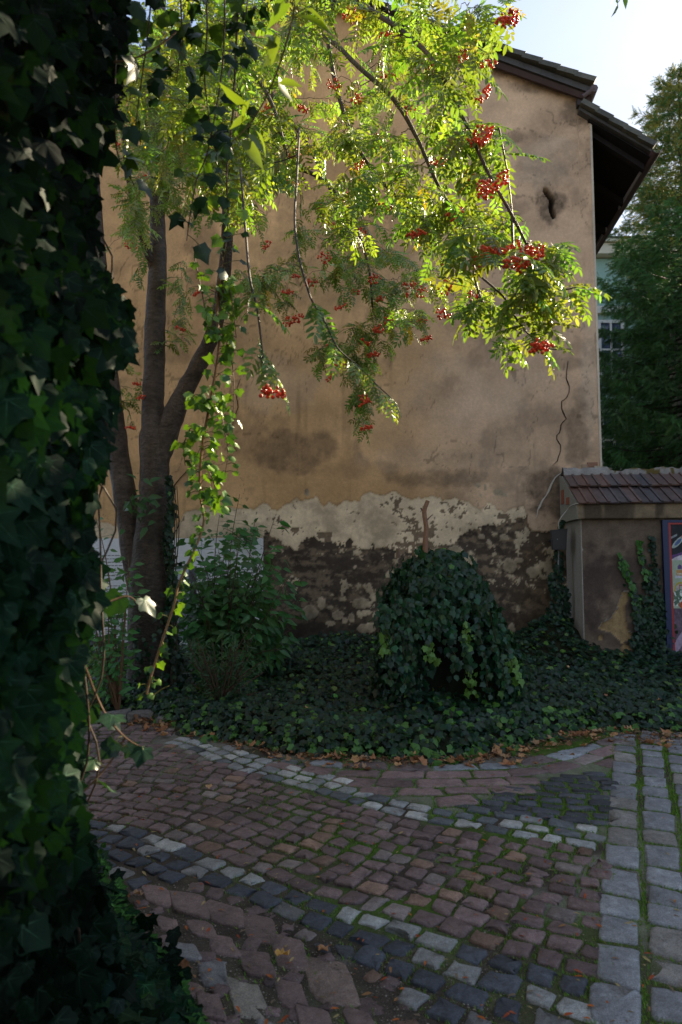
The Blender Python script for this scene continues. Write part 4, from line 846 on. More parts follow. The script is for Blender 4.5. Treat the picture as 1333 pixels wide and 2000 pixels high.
# ================================================================== IVY MOUND
MX, MY = float(G(868, 1380)[0]), 6.95
left_shade_block = thing('building', (-6, 0, 0), 'added unseen building left of the courtyard that darkens the ivy side', 'building')  # unseen block added to cut the sky light on the left
m = MB(); m.box(-8.5, -4.0, -7, 5.6, -.1, 8.5, (.34, .28, .2)); m.obj('wall', M_PLAS, left_shade_block)
m = MB(); m.box(-8.8, -3.75, -7.2, 5.8, 8.51, 8.7, (.07, .05, .045)); m.obj('roof', M_TILE, left_shade_block)
mound = thing('ivy_mound', (MX, MY, 0), 'rounded mound of dark ivy over a stump with a bare stick on top', 'bush')
HALF = 132/1270*MY
def mound_pt(th, v):     # th: angle round (0 = towards camera), v: 0 base .. 1 top
    hgt = 1.6+ (1095-1082)/1270*MY
    prof = (1-np.clip(v, 0, 1)**2.6)**.5
    left = np.sin(th) < 0
    rx = np.where(left, HALF*.93, HALF*1.10)*np.where(left, (1-np.clip(v, 0, 1)**5)**.5, (1-np.clip(v, 0, 1)**1.5)**.62); ry = .55*prof
    r_ = 1+.20*(fbm(np.sin(th)*2+5, v*3+np.cos(th), 1.5, 3, 6)-.5)*2
    x = MX-.03+np.sin(th)*rx*r_; y = MY-np.cos(th)*ry*r_; z = v*hgt
    cave = np.exp(-((np.sin(th)-.02)/.52)**4)*(1-sstep(.60, .76, v))*(np.cos(th) > 0)
    return np.stack([x-.0*cave, y+cave*.38, z], -1), cave
th = np.linspace(-math.pi, math.pi, 60); vv_ = np.linspace(0, .985, 30); TH, VV = np.meshgrid(th, vv_, indexing='ij'); Pm, _ = mound_pt(TH, VV)
ctr = np.array([MX, MY, 0]); Pm = np.stack([MX+(Pm[..., 0]-MX)*.93, MY+(Pm[..., 1]-MY)*.90, Pm[..., 2]*.955], -1)
nv = len(vv_); ii = np.arange(len(th)-1)[:, None]*nv+np.arange(nv-1)[None]
mk('stump', Pm.reshape(-1, 3), np.stack([ii, ii+nv, ii+nv+1, ii+1], -1).reshape(-1, 4), M_DIRT, mound, (.012, .014, .008))
n = 5200; TH = rng.uniform(-2.3, 2.3, n); VV = rng.random(n)**.85; p, cave = mound_pt(TH, VV); e1, _ = mound_pt(TH+.03, VV); e2, _ = mound_pt(TH, np.clip(VV-.03, 0, 1))
keep = rng.random(n) > .97*cave*(VV < .62); nrm = unit(np.stack([np.sin(TH)*.9, -np.cos(TH), .25+VV**2], -1)); dn = unit(np.stack([np.sin(TH)*.25, -.25*np.cos(TH), -1+0*TH], -1))+rng.normal(0, .33, (n, 3))
p = p+nrm*rng.uniform(-.04, .06, (n, 1))+nrm*.09*(rng.random((n, 1)) < .06); Mx = frames(dn, nrm+rng.normal(0, .3, (n, 3))+[0, 0, .25])*(.052+.04*rng.random(n))[:, None, None]
scatter(IVY, Mx[keep], p[keep], ivycol(n, .85, .02)[keep], M_IVY, mound, 300)
# trailing strands over the hollow
strand = MB(); pp = []; 
for (x0, y0, x1, y1, lime) in ((905, 1170, 915, 1260, 1), (905, 1240, 925, 1350, 1), (830, 1190, 845, 1290, 1), (800, 1170, 805, 1300, 0), (955, 1180, 985, 1330, 0), (880, 1180, 890, 1310, 0), (930, 1170, 955, 1350, 0), (770, 1160, 765, 1330, 0), (785, 1170, 790, 1340, 0), (752, 1180, 755, 1270, 1), (815, 1180, 818, 1240, 0), (865, 1175, 868, 1225, 0), (975, 1200, 1010, 1330, 1), (850, 1175, 858, 1240, 0)):
    k = 15; ys = np.linspace(y0, y1, k); xs = np.linspace(x0, x1, k)+rng.normal(0, 2, k); Q = P(xs, ys, MY-.50+rng.normal(0, .02, k)); strand.tube(Q, .004, 4, (.06, .045, .02))
    for q in range(k):
        for _ in range(3): pp.append((Q[q]+rng.normal(0, .025, 3), (lime and q > k*.55)))
strand.obj('trailing_stem', M_TWIG, mound)
T = np.array([a for a, b in pp]); lm = np.array([b for a, b in pp]); n = len(T); c = ivycol(n, 1.1, .0); c[lm > 0] = (.10, .21, .04)
scatter(IVY, frames(np.array([0, -.2, -1])+rng.normal(0, .4, (n, 3)), np.array([0, -1, .35])+rng.normal(0, .4, (n, 3)))*(.05+.025*rng.random(n))[:, None, None], T, c, M_IVY, mound, 0)
m = MB(); q = P([832, 831, 833, 829, 836], [1100, 1060, 1030, 1000, 978], MY); m.tube(smooth_line(q, 3), np.linspace(.03, .022, 13), 8, (.26, .14, .085))
m.tube(P([832, 826, 822], [1003, 997, 992], MY), [.014, .010, .008], 6, (.17, .10, .065)); m.tube(P([833, 839, 844], [1017, 1011, 1006], MY-.02), [.010, .007, .005], 6, (.2, .13, .1)); m.obj('bare_stick', M_TWIG, mound)
m = MB(); m.tube(P([779, 778], [1090, 1071], MY), [.025, .022], 7, (.18, .12, .08)); m.obj('cut_stub', M_TWIG, mound)
m = MB(); m.tube(P([808, 807], [1090, 1058], MY), [.012, .006], 7, (.25, .16, .1)); m.obj('cut_stub', M_TWIG, mound)

# ================================================================== ROWAN TREE
tree = thing('rowan_tree', TRUNK, 'rowan tree with forked grey trunks, green pinnate leaves and hanging red berries', 'tree')
TY = float(TRUNK[1])
def limb(pts, nm, n=12, colr=(.078, .061, .049), sub=5):
    a = np.array(pts, float); q = smooth_line(np.stack([a[:, 0], a[:, 1], a[:, 2], a[:, 3]], 1), sub)
    C = P(q[:, 0], q[:, 1], q[:, 2]); rad = q[:, 3]*.92/2/1270*q[:, 2]
    V, F = tube(C, rad, n); nr = fbm(V[:, 2]*6+V[:, 0]*9, V[:, 1]*9+V[:, 0]*5, 1.2, 3, 3)
    ctr_ = np.repeat(C, n, 0); V = ctr_+(V-ctr_)*(1+.14*(nr-.5)*2)[:, None]
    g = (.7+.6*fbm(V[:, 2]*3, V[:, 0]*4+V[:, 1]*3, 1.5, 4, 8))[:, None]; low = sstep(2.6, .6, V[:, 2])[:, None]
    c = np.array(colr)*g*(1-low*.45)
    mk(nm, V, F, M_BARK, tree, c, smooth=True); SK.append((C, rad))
SK = []
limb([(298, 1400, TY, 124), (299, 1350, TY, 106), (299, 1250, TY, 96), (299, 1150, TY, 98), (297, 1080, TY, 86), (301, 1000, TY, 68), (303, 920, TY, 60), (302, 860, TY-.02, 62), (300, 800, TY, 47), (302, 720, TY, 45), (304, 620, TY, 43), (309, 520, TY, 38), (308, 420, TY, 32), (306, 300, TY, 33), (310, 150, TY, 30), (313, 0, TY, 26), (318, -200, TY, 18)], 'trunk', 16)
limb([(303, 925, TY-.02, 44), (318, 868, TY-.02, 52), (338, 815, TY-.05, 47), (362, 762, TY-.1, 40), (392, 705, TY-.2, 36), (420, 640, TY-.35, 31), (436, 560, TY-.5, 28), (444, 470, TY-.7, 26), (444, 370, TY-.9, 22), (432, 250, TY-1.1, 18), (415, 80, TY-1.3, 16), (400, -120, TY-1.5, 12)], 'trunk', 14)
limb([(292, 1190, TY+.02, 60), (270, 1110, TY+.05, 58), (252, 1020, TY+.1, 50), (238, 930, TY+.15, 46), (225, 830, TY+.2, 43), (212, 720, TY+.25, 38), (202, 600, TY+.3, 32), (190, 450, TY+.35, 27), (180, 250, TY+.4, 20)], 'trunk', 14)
limb([(306, 440, TY, 26), (328, 350, TY-.1, 22), (350, 230, TY-.25, 20), (362, 100, TY-.4, 20), (370, -80, TY-.6, 16)], 'branch', 10)
BR = (.07, .05, .042)
limb([(305, 540, TY, 22), (275, 450, TY-.2, 16), (250, 340, TY-.4, 12), (235, 200, TY-.5, 9)], 'branch', 8, BR)
limb([(436, 430, TY-.8, 20), (470, 385, TY-1.0, 18), (520, 350, TY-1.1, 15), (580, 330, TY-1.2, 11), (640, 360, TY-1.3, 8), (690, 430, TY-1.3, 6), (720, 520, TY-1.3, 5), (728, 600, TY-1.3, 4)], 'branch', 8, BR)
limb([(432, 250, TY-1.1, 14), (500, 120, 6.0, 14), (570, 60, 5.4, 13), (640, 75, 4.9, 12), (700, 130, 4.5, 11), (770, 195, 4.2, 10), (815, 270, 4.0, 9), (860, 370, 3.8, 7), (905, 440, 3.6, 6), (930, 520, 3.4, 5)], 'branch', 8, BR)
limb([(415, 80, TY-1.3, 12), (500, -20, 5.4, 12), (620, -30, 4.6, 12), (740, 30, 4.0, 11), (840, 110, 3.6, 10), (900, 220, 3.3, 9), (950, 330, 3.1, 8), (1000, 420, 3.0, 7), (1030, 480, 2.95, 6)], 'branch', 8, BR)
limb([(640, 75, 4.9, 10), (660, 180, 4.8, 9), (700, 290, 4.7, 8), (770, 380, 4.5, 7), (850, 450, 4.3, 5)], 'branch', 8, BR)
limb([(500, 120, 6.0, 11), (540, 200, 5.9, 9), (600, 280, 5.8, 8), (650, 380, 5.8, 6), (700, 470, 5.9, 5)], 'branch', 8, BR)
limb([(350, 230, TY-.25, 14), (420, 150, 6.4, 12), (480, 130, 5.6, 11), (530, 200, 5.0, 9), (560, 300, 4.6, 7)], 'branch', 8, BR)
# traced thin branches at the right end, each its own part
def thin(pts, r0=.007, r1=.003, nm='branch'):
    a = np.array(pts, float); q = smooth_line(a, 4); C = P(q[:, 0], q[:, 1], q[:, 2]); V, F = tube(C, np.linspace(r0, r1, len(C)), 6); mk(nm, V, F, M_TWIG, tree, BR, smooth=True); SK.append((C, np.linspace(r0, r1, len(C))))
thin([(905, 440, 3.6), (922, 500, 3.3), (930, 530, 3.2), (965, 562, 3.1), (988, 585, 3.05), (1002, 612, 3.0), (1022, 640, 3.0), (1040, 660, 2.98), (1052, 672, 2.95), (1080, 682, 2.95), (1118, 681, 2.95)])
thin([(1000, 420, 3.0), (1005, 500, 2.95), (1025, 530, 2.9), (1050, 555, 2.9), (1072, 583, 2.88), (1082, 586, 2.88)])
thin([(1012, 510, 2.95), (1040, 540, 2.9), (1075, 556, 2.85), (1105, 565, 2.8), (1128, 560, 2.8)])
thin([(1030, 480, 2.95), (1050, 480, 2.9), (1065, 503, 2.88), (1085, 515, 2.85)])
thin([(925, 510, 3.3), (955, 512, 3.2), (985, 522, 3.15), (1008, 532, 3.1)])
thin([(925, 530, 3.3), (935, 570, 3.25), (948, 598, 3.2), (962, 615, 3.2), (975, 640, 3.15), (985, 660, 3.15), (999, 662, 3.1)])
thin([(585, 250, 3.4), (580, 350, 3.0), (576, 430, 2.75), (584, 500, 2.6), (600, 560, 2.52), (612, 592, 2.5), (635, 628, 2.48), (660, 680, 2.46), (700, 715, 2.44), (740, 755, 2.42), (765, 778, 2.42)], .006, .002)
thin([(470, 330, 2.9), (480, 450, 2.7), (488, 540, 2.5), (502, 600, 2.4), (510, 660, 2.32), (514, 700, 2.3)], .006, .003)
thin([(975, 250, 3.2), (990, 330, 3.15), (998, 390, 3.1), (1002, 425, 3.05)], .005, .003)
pts_all = np.concatenate([c for c, r in SK]); rad_all = np.concatenate([r for c, r in SK])
# seeds for leafy twigs: (cx, cy, rx, ry, near, far, count)
SEED = [(985, 455, 90, 50, 2.8, 3.3, 8), (915, 330, 75, 100, 3.0, 3.6, 12), (880, 160, 60, 120, 3.1, 3.9, 12), (810, 60, 120, 90, 3.3, 4.4, 13), (1045, 500, 45, 35, 2.75, 2.95, 5), (1045, 600, 42, 40, 2.85, 3.05, 5), (1040, 570, 35, 18, 2.7, 2.9, 3), (960, 560, 40, 50, 3.0, 3.3, 5), (1070, 550, 20, 15, 2.7, 2.8, 1),
        (690, 110, 150, 110, 3.8, 5.4, 27), (620, 290, 160, 120, 3.8, 5.6, 30), (790, 310, 120, 130, 3.7, 4.8, 22), (870, 430, 80, 45, 3.4, 4.3, 14), (720, 410, 110, 60, 4.2, 5.6, 22), (500, 90, 120, 110, 4.2, 6.2, 40), (500, 310, 80, 120, 3.4, 5.6, 30), (400, 110, 140, 130, 3.2, 5.4, 60), (300, 160, 70, 160, 3.8, 6.2, 30), (430, 280, 70, 110, 3.0, 4.6, 24), (300, 420, 60, 80, 5.0, 7.0, 12), (345, 240, 90, 110, 5.6, 7.6, 26),
        (620, 500, 90, 60, 6.2, 7.4, 16), (740, 550, 110, 60, 6.0, 7.2, 22), (800, 600, 40, 50, 6.0, 6.8, 7), (720, 650, 55, 60, 6.2, 7.0, 13), (560, 560, 60, 50, 6.2, 7.4, 9), (690, 720, 30, 40, 6.4, 6.9, 5), (708, 790, 14, 45, 6.5, 6.8, 5), (650, 690, 40, 40, 6.4, 6.9, 5),
        (285, 300, 60, 150, 6.4, 7.7, 34), (360, 340, 60, 120, 6.0, 7.6, 24), (265, 470, 35, 80, 6.9, 8.0, 7), (370, 560, 40, 60, 6.6, 7.8, 6), (345, 650, 28, 50, 7.2, 8.2, 4), (245, 740, 30, 70, 7.6, 8.4, 5), (250, 150, 40, 120, 6.4, 7.8, 12), (880, 560, 60, 40, 5.6, 6.6, 6), (480, 540, 30, 40, 6.0, 7.0, 3),
        (600, -60, 350, 60, 3.6, 6.5, 34), (880, -80, 160, 60, 3.2, 4.2, 14), (950, 40, 30, 60, 3.1, 3.5, 5)]
tips = []
for cx_, cy_, rx, ry, ya, yb, cnt in SEED:
    for _ in range(cnt):
        a = random.random()*6.283; r_ = math.sqrt(random.random()); tips.append((P(cx_+rx*r_*math.cos(a), cy_+ry*r_*math.sin(a), random.uniform(ya, yb)), 0, None))
BER = [(654, 156, 4.4), (696, 191, 4.4), (684, 17, 4.5), (750, 52, 4.2), (847, 120, 3.6), (889, 107, 3.5), (928, 174, 3.4), (934, 253, 3.2), (572, 289, 5), (547, 317, 5), (572, 343, 5), (696, 313, 4.8), (703, 341, 4.8), (639, 399, 5.6), (662, 428, 5.8), (688, 390, 5.4), (716, 439, 5.6), (757, 390, 4.6), (744, 279, 4.6), (806, 437, 3.9), (887, 399, 3.8), (874, 495, 4.0), (514, 474, 6.6), (581, 527, 6.8), (604, 544, 6.8), (562, 560, 6.8), (729, 480, 6.4), (733, 540, 6.6), (696, 559, 6.6), (664, 587, 6.6), (739, 572, 6.6), (804, 545, 6.4), (787, 564, 6.4), (868, 553, 4.4), (934, 570, 4.2), (681, 446, 6.0), (636, 502, 6.4), (820, 572, 6.6), (825, 618, 6.6), (831, 651, 6.6), (757, 624, 6.6), (729, 639, 6.6), (740, 636, 6.5), (717, 662, 6.6), (724, 680, 6.6), (651, 675, 6.6), (663, 702, 6.6), (637, 730, 6.6), (702, 780, 6.6), (712, 825, 6.6), (717, 768, 6.6), (561, 620, 6.8), (574, 614, 6.8),
       (341, 154, 6.6), (418, 97, 6), (403, 186, 6), (420, 279, 5.8), (360, 279, 6.6), (266, 260, 6.8), (228, 270, 6.8), (280, 338, 7), (251, 412, 7), (255, 472, 7), (189, 523, 7.2), (397, 350, 6.6), (375, 568, 7), (262, 32, 6), (431, 193, 6), (354, 634, 7.6), (266, 742, 7.8), (272, 770, 7.8), (257, 827, 7.8), (868, 603, 5.6), (955, 350, 3.15), (962, 342, 3.1), (948, 358, 3.1), (955, 105, 3.4), (990, 22, 3.2), (1000, 8, 3.2), (968, 467, 3.0), (985, 462, 3.0), (1012, 492, 2.95), (1026, 486, 2.95), (1038, 478, 2.95), (1046, 658, 2.95), (1060, 652, 2.95), (928, 256, 3.3), (942, 247, 3.3), (943, 488, 3.2), (880, 405, 3.8), (896, 340, 3.6), (600, 200, 5.0), (760, 130, 4.4), (800, 200, 4.2), (520, 210, 5.2), (860, 300, 3.8), (540, 742, 2.3)]
for x, y, d in BER: tips.append((P(x, y-8, d), 1, None))
tips = [t for t in tips]
dist0 = [float(np.min(np.linalg.norm(pts_all-t[0], axis=1))) for t in tips]
order = np.argsort(dist0); twV = MB(); LT, LM, LC = [], [], []
SP = [pts_all]; SR = [rad_all]; spa, sra = pts_all, rad_all
def add_leaves(path, nleaf, size, lit=1.0, hang=.35):
    global LT, LM
    seg = np.r_[0, np.cumsum(np.linalg.norm(np.diff(path, axis=0), axis=1))]; Lt = seg[-1]; use = min(Lt*.9, .5)
    for i in range(nleaf):
        s_ = Lt-use*(i/nleaf)**1.1; p = np.array([np.interp(s_, seg, path[:, j]) for j in range(3)])
        t = np.array([np.interp(min(s_+.02, Lt), seg, path[:, j]) for j in range(3)])-np.array([np.interp(s_-.03, seg, path[:, j]) for j in range(3)]); t = unit(t)
        side = unit(np.cross(t, UP)+rng.normal(0, .35, 3))*(1 if i % 2 else -1)
        d = t*random.uniform(.3, .9)+side*random.uniform(.5, 1.0)+np.array([0, 0, -hang*random.uniform(.3, 1.3)])
        nrm = UP*1.0+side*.25+rng.normal(0, .40, 3)+np.array([.1, -.25, 0])
        sz = size*random.uniform(.75, 1.15)*(.8 if i == 0 else 1)
        LT.append(p); LM.append(frames(d, nrm)*sz)
for k in order:
    t, isb, _ = tips[k]
    dv = spa-t; dd = np.linalg.norm(dv, axis=1)+np.maximum(0, t[2]-spa[:, 2]-.05)*1.2+np.maximum(0, spa[:, 0]-t[0])*.35; j = int(np.argmin(dd)); s0 = spa[j]; L_ = float(np.linalg.norm(t-s0))
    if L_ < .03: continue
    n_ = 9; tt_ = np.linspace(0, 1, n_)[:, None]; mid = (s0+t)/2+np.array([-.03, 0, .22*L_])+rng.normal(0, .07*L_, 3)
    path = s0*(1-tt_)**2+mid*2*tt_*(1-tt_)+t*tt_**2; path[1:-1] += rng.normal(0, .008, (n_-2, 3))
    r0 = min(sra[j]*.7, .003+.006*L_); rr = np.linspace(max(r0, .0022), .0018, n_); twV.tube(path, rr, 5, BR)
    spa = np.concatenate([spa, path[2:]]); sra = np.concatenate([sra, rr[2:]])
    if isb: add_leaves(path, 3 if L_ > .12 else 2, .15, hang=.4)
    else:
        near = t[1] < 4.4; add_leaves(path, random.randint(4, 6) if near else random.randint(6, 8), (.185 if near else .165))
# the two traced hanging sprigs and near leaves
def sprig(pts, nleaf, size, hang=.8):
    a = np.array(pts, float); q = smooth_line(a, 4); add_leaves(P(q[:, 0], q[:, 1], q[:, 2]), nleaf, size, hang=hang)
sprig([(608, 585, 2.5), (615, 595, 2.5)], 6, .13); sprig([(612, 592, 2.5), (640, 635, 2.48), (665, 690, 2.46)], 5, .12); sprig([(660, 680, 2.46), (700, 715, 2.44), (740, 755, 2.42), (765, 778, 2.42)], 13, .10)
sprig([(488, 540, 2.5), (500, 590, 2.4)], 2, .17, .2); sprig([(502, 640, 2.4), (514, 700, 2.3)], 5, .15, .8)
for pts in ([(1022, 640, 3.0), (1052, 672, 2.95), (1070, 668, 2.95)], [(1072, 583, 2.88), (1085, 586, 2.88)], [(1090, 562, 2.8), (1110, 561, 2.8), (1125, 557, 2.8)], [(985, 522, 3.15), (1008, 532, 3.1)], [(985, 660, 3.15), (999, 662, 3.1)], [(1050, 480, 2.9), (1085, 515, 2.85)], [(1025, 530, 2.9), (1050, 555, 2.9)], [(1060, 470, 2.9), (1100, 480, 2.85)]):
    sprig(pts, 6, .15, .3)
twV.obj('twigs', M_TWIG, tree, smooth=True, kind='stuff')
LT = np.array(LT); LM = np.array(LM); lx, ly, _ = proj(LT+.6*LM[:, :, 1]); kp = ~((lx > 1015) & (lx < 1125) & (ly > 300) & (ly < 445)); LT, LM = LT[kp], LM[kp]; n = len(LT)
LC = np.stack([.10+.07*rng.random(n), .155+.09*rng.random(n), .04+.03*rng.random(n)], 1); k = rng.random(n); LC[k < .015] = (.30, .22, .03); q_ = rng.random(n) < .22; LC[q_] = LC[q_]*1.5+.03; LC[(k > .035) & (k < .10)] = (.17, .21, .05); LC = np.round(LC*110)/110
scatter(ROWAN, LM, LT, LC, M_ROWAN, tree, 300)
# berry clusters
def ico():
    import bmesh
    b = bmesh.new(); bmesh.ops.create_icosphere(b, subdivisions=1, radius=1); V = np.array([v.co[:] for v in b.verts]); F = np.array([[v.index for v in f.verts] for f in b.faces])
    b.free(); return V, F
def ico2():
    import bmesh
    b = bmesh.new(); bmesh.ops.create_icosphere(b, subdivisions=2, radius=1); b.verts.ensure_lookup_table(); V = np.array([v.co[:] for v in b.verts]); F = np.array([[v.index for v in f.verts] for f in b.faces])
    b.free(); return V, F
IC, IC2 = ico(), ico2()
def cluster(seed, near):
    r = np.random.default_rng(seed); nb = 30 if near else 24; base = IC2 if near else IC; V = []; F = []; C = []; a = 0
    for i in range(nb):
        ang = r.random()*6.28; rad = .031*math.sqrt(r.random())*1.2; p = np.array([math.cos(ang)*rad*1.25, math.sin(ang)*rad, -.045-.016*r.random()+.35*rad*(r.random()-.2)]); s = .0058*(1 if near else 1.3)*r.uniform(.85, 1.15)
        V.append(base[0]*s+p); F.append(base[1]+a); a += len(base[0]); g = r.uniform(.8, 1.15); C.append(np.tile(np.array([.80, .075, .02])*g, (len(base[0]), 1)))
        st = np.array([[0, 0, 0], p+[.0008, 0, .004], p-[.0008, 0, -.004]]); V.append(st); F.append(np.array([[0, 1, 2]])+a); a += 3; C.append(np.tile((.12, .13, .04), (3, 1)))
    me = meshdata('berry_cluster', np.concatenate(V), np.concatenate(F), M_BERRY, np.concatenate(C), smooth=True); return me
CN = [cluster(s, True) for s in range(3)]; CF = [cluster(s+9, False) for s in range(3)]
for x, y, d in BER:
    o = bpy.data.objects.new('berry_cluster', random.choice(CN if d < 4.2 else CF)); COL.objects.link(o); o.parent = tree
    p = P(x, y-4, d-.16)-TRUNK; o.location = tuple(p); o.rotation_euler = (random.gauss(0, .4), random.gauss(0, .4), random.random()*6); s_ = random.uniform(.95, 1.3)*(1.35 if d > 5 else 1.12); o.scale = (s_,)*3

# ivy climbing the right side of the trunk and tufts in the fork
ti = thing('climbing_ivy', TRUNK+np.array([.2, -.3, 0]), 'small leaved ivy climbing the right side of the rowan trunk', 'ivy')
n = 900; yy = rng.uniform(930, 1370, n); xx = 326+np.abs(rng.normal(0, 9, n))*(.5+.9*sstep(950, 1250, yy))+4*np.sin(yy/25)+8*sstep(1150, 1350, yy); T = P(xx, yy, TY-.18-.12*rng.random(n)); c = ivycol(n, .55, .03)
k2 = rng.random(n) < .35*sstep(1150, 1330, yy); T[k2] = P(rng.uniform(262, 330, k2.sum()), yy[k2], TY-.36)
scatter(IVY, frames(np.array([.1, -.2, -1])+rng.normal(0, .4, (n, 3)), np.array([.4, -1, .2])+rng.normal(0, .4, (n, 3)))*(.045+.03*rng.random(n))[:, None, None], T, c, M_IVY, ti, 120)
m = MB()
for k in range(3): m.tube(smooth_line(P(np.array([332, 338, 334, 342, 338])+k*4, [1370, 1250, 1140, 1040, 950], TY-.26), 4), np.linspace(.012, .004, 17), 5, (.06, .045, .03))
m.obj('stem', M_TWIG, ti)
n = 26; T = P(rng.uniform(240, 312, n), 985+rng.normal(0, 22, n), TY-.36); ft = thing('sprouting_shoots', P(275, 1000, TY-.34), 'leafy green shoots sprouting from the fork of the rowan trunks', 'plant')
scatter(OVATE, frames(rng.normal(0, .7, (n, 3))+[0, -.3, -.3], np.array([0, -.7, .7])+rng.normal(0, .3, (n, 3)))*(.13+.05*rng.random(n))[:, None, None], T, np.tile((.05, .13, .05), (n, 1)), M_BUSH, ft, 26)
m = MB()
for k in range(6): m.tube(smooth_line(np.array([P(275, 1020, TY-.32), P(275+random.uniform(-20, 25), 995, TY-.36), P(275+random.uniform(-40, 40), 985+random.gauss(0, 20), TY-.36)]), 3), .005, 5, (.05, .08, .03))
m.obj('stem', M_TWIG, ft)

# ================================================================== SHRUBS IN THE BED
def shrub(name, label, base, tips_, leaf, lsize, per, colfn, mat, nind=150, stemc=(.09, .05, .035), hang=.25, spread=1.0, cat='shrub', r0=.012):
    root_ = thing(name, base, label, cat); m = MB(); T = []; D = []; NN = []
    for tp in tips_:
        L_ = np.linalg.norm(tp-base); mid = (base+tp)/2+rng.normal(0, .06*L_, 3)+[0, 0, .08*L_]; t = np.linspace(0, 1, 10)[:, None]; path = base*(1-t)**2+mid*2*t*(1-t)+tp*t*t
        m.tube(path, np.linspace(r0, .003, 10), 5, stemc)
        for i in range(per):
            s = .25+.75*(i+random.random())/per; p = np.array([np.interp(s, t[:, 0], path[:, j]) for j in range(3)]); tg = unit(path[min(int(s*9)+1, 9)]-path[max(int(s*9)-1, 0)])
            sd_ = unit(np.cross(tg, rng.normal(0, 1, 3)))*random.uniform(.3, 1.0)*lsize*spread; T.append(p+sd_); D.append(unit(sd_)*1.0+tg*.4+[0, 0, -hang]+rng.normal(0, .25, 3)); NN.append(np.array([-.1, -1, .45])+rng.normal(0, .5, 3))
            m.tube([p, p+sd_], .0022, 3, (.07, .09, .03))
    m.obj('stem', M_TWIG, root_); n = len(T); T = np.array(T)
    scatter(leaf, frames(np.array(D), np.array(NN))*(lsize*(.7+.5*rng.random(n)))[:, None, None], T, colfn(n), mat, root_, nind); return root_
def bushc(n): return np.round(np.stack([.045+.025*rng.random(n), .135+.06*rng.random(n), .048+.015*rng.random(n)], 1)*120)/120
b0 = G(440, 1345); b0[2] = .1
tp = [P(random.gauss(x, s), y+random.gauss(0, s), b0[1]+random.uniform(-.55, .55)) for x, y, s in [(470, 965, 6), (430, 990, 8), (500, 1010, 10), (545, 1010, 8), (535, 1060, 10), (390, 1060, 12), (370, 1130, 12), (560, 1100, 10), (470, 1060, 15), (430, 1060, 15), (510, 1090, 12), (580, 1160, 8), (600, 1170, 8)]+[(random.uniform(350, 560), random.uniform(1100, 1290), 8) for _ in range(84)]+[(random.uniform(390, 520), random.uniform(1050, 1180), 8) for _ in range(14)]]
shrub('leafy_shrub', 'tall open shrub with oval leaves in front of the white board', b0, tp, OVATE, .15, 26, bushc, M_BUSH, 300)
b1 = G(430, 1400); b1[2] = .12
root1 = b1
tips1 = [P(random.uniform(365, 520), random.uniform(1235, 1370), b1[1]+random.uniform(-.3, .3)) for _ in range(46)]
shrub('narrow_leaved_shrub', 'low dense shrub of narrow willow like leaves below the leafy shrub', b1, tips1, LANCE, .085, 20, lambda n: np.round(np.stack([.03+.012*rng.random(n), .075+.03*rng.random(n), .032+.01*rng.random(n)], 1)*120)/120, M_BUSH, 200, hang=-.25, spread=.3)
b2 = G(232, 1395); b2[2] = 0
tips2 = [P(random.uniform(165, 255), random.uniform(1010, 1300), b2[1]+random.uniform(-.4, .3)) for _ in range(15)]
shrub('sapling', 'thin stemmed sapling with small leaves left of the rowan trunk', b2, tips2, OVATE, .11, 28, lambda n: bushc(n)*1.25, M_BUSH, 200, stemc=(.16, .09, .05))
b3 = wl(float(onwall(470, 1050)[0]), 1.95, -.03)
tips3 = [wl(float(onwall(x, 1050)[0]), float(onwall(x, y)[1]), -.08-.05*random.random()) for x, y in [(random.uniform(440, 512), random.uniform(1030, 1075)) for _ in range(16)]+[(405, 1050), (512, 1085), (510, 1110)]]
shrub('wall_creeper', 'small creeper growing over the top edge of the white board', b3, tips3, IVY, .06, 6, lambda n: bushc(n)*1.1, M_BUSH, 60, hang=.5, r0=.006)

# ivy on the garden wall and in the gap beside it
def wall_ivy(name, label, seeds, b, nind, lime_top):
    r_ = thing(name, wl(seeds[0][0], .1, b), label, 'ivy'); T, C, mm = [], [], MB()
    for (u0_, v0_, u1_, v1_, cnt, wdt, lm) in seeds:
        q = np.linspace(0, 1, 12); uu = u0_+(u1_-u0_)*q+.03*np.sin(q*9+u0_*5); v_ = v0_+(v1_-v0_)*q; mm.tube(wl(uu, v_, b-.02), np.linspace(.008, .003, 12), 5, (.07, .05, .03))
        for i in range(cnt):
            s = random.random(); w2 = wdt*(1-.8*s); T.append(wl(np.interp(s, q, uu)+random.gauss(0, w2), np.interp(s, q, v_)+random.gauss(0, .03), b-.03-.07*random.random()*(1-.6*s)))
            C.append((.06, .17, .04) if (lm and s > .72 and random.random() < .8) else ((.02, .058, .027) if random.random() < .3 else (.010, .030, .017)))
    mm.obj('stem', M_TWIG, r_); n = len(T)
    scatter(IVY, frames(-UP*1.0+rng.normal(0, .35, (n, 3)), -WN+UP*.45+rng.normal(0, .35, (n, 3)))*(.045+.03*rng.random(n))[:, None, None], np.array(T), np.array(C), M_IVY, r_, nind)
L2 = lambda x, y: lw(x, y, LB-.02)
sd_ = []
for (x0, y0, x1, y1, cnt, wd, lm) in ((1275, 1330, 1218, 1085, 190, .10, 1), (1290, 1330, 1252, 1055, 170, .10, 1), (1285, 1330, 1275, 1045, 130, .09, 0), (1260, 1330, 1240, 1150, 150, .10, 1), (1300, 1330, 1282, 1110, 170, .10, 0), (1305, 1330, 1290, 1190, 120, .1, 0), (1275, 1330, 1265, 1170, 120, .1, 0), (1235, 1330, 1238, 1250, 60, .08, 0)):
    a = L2(x0, y0); b = L2(x1, y1); sd_.append((a[0], a[1], b[0], b[1], cnt, wd, lm))
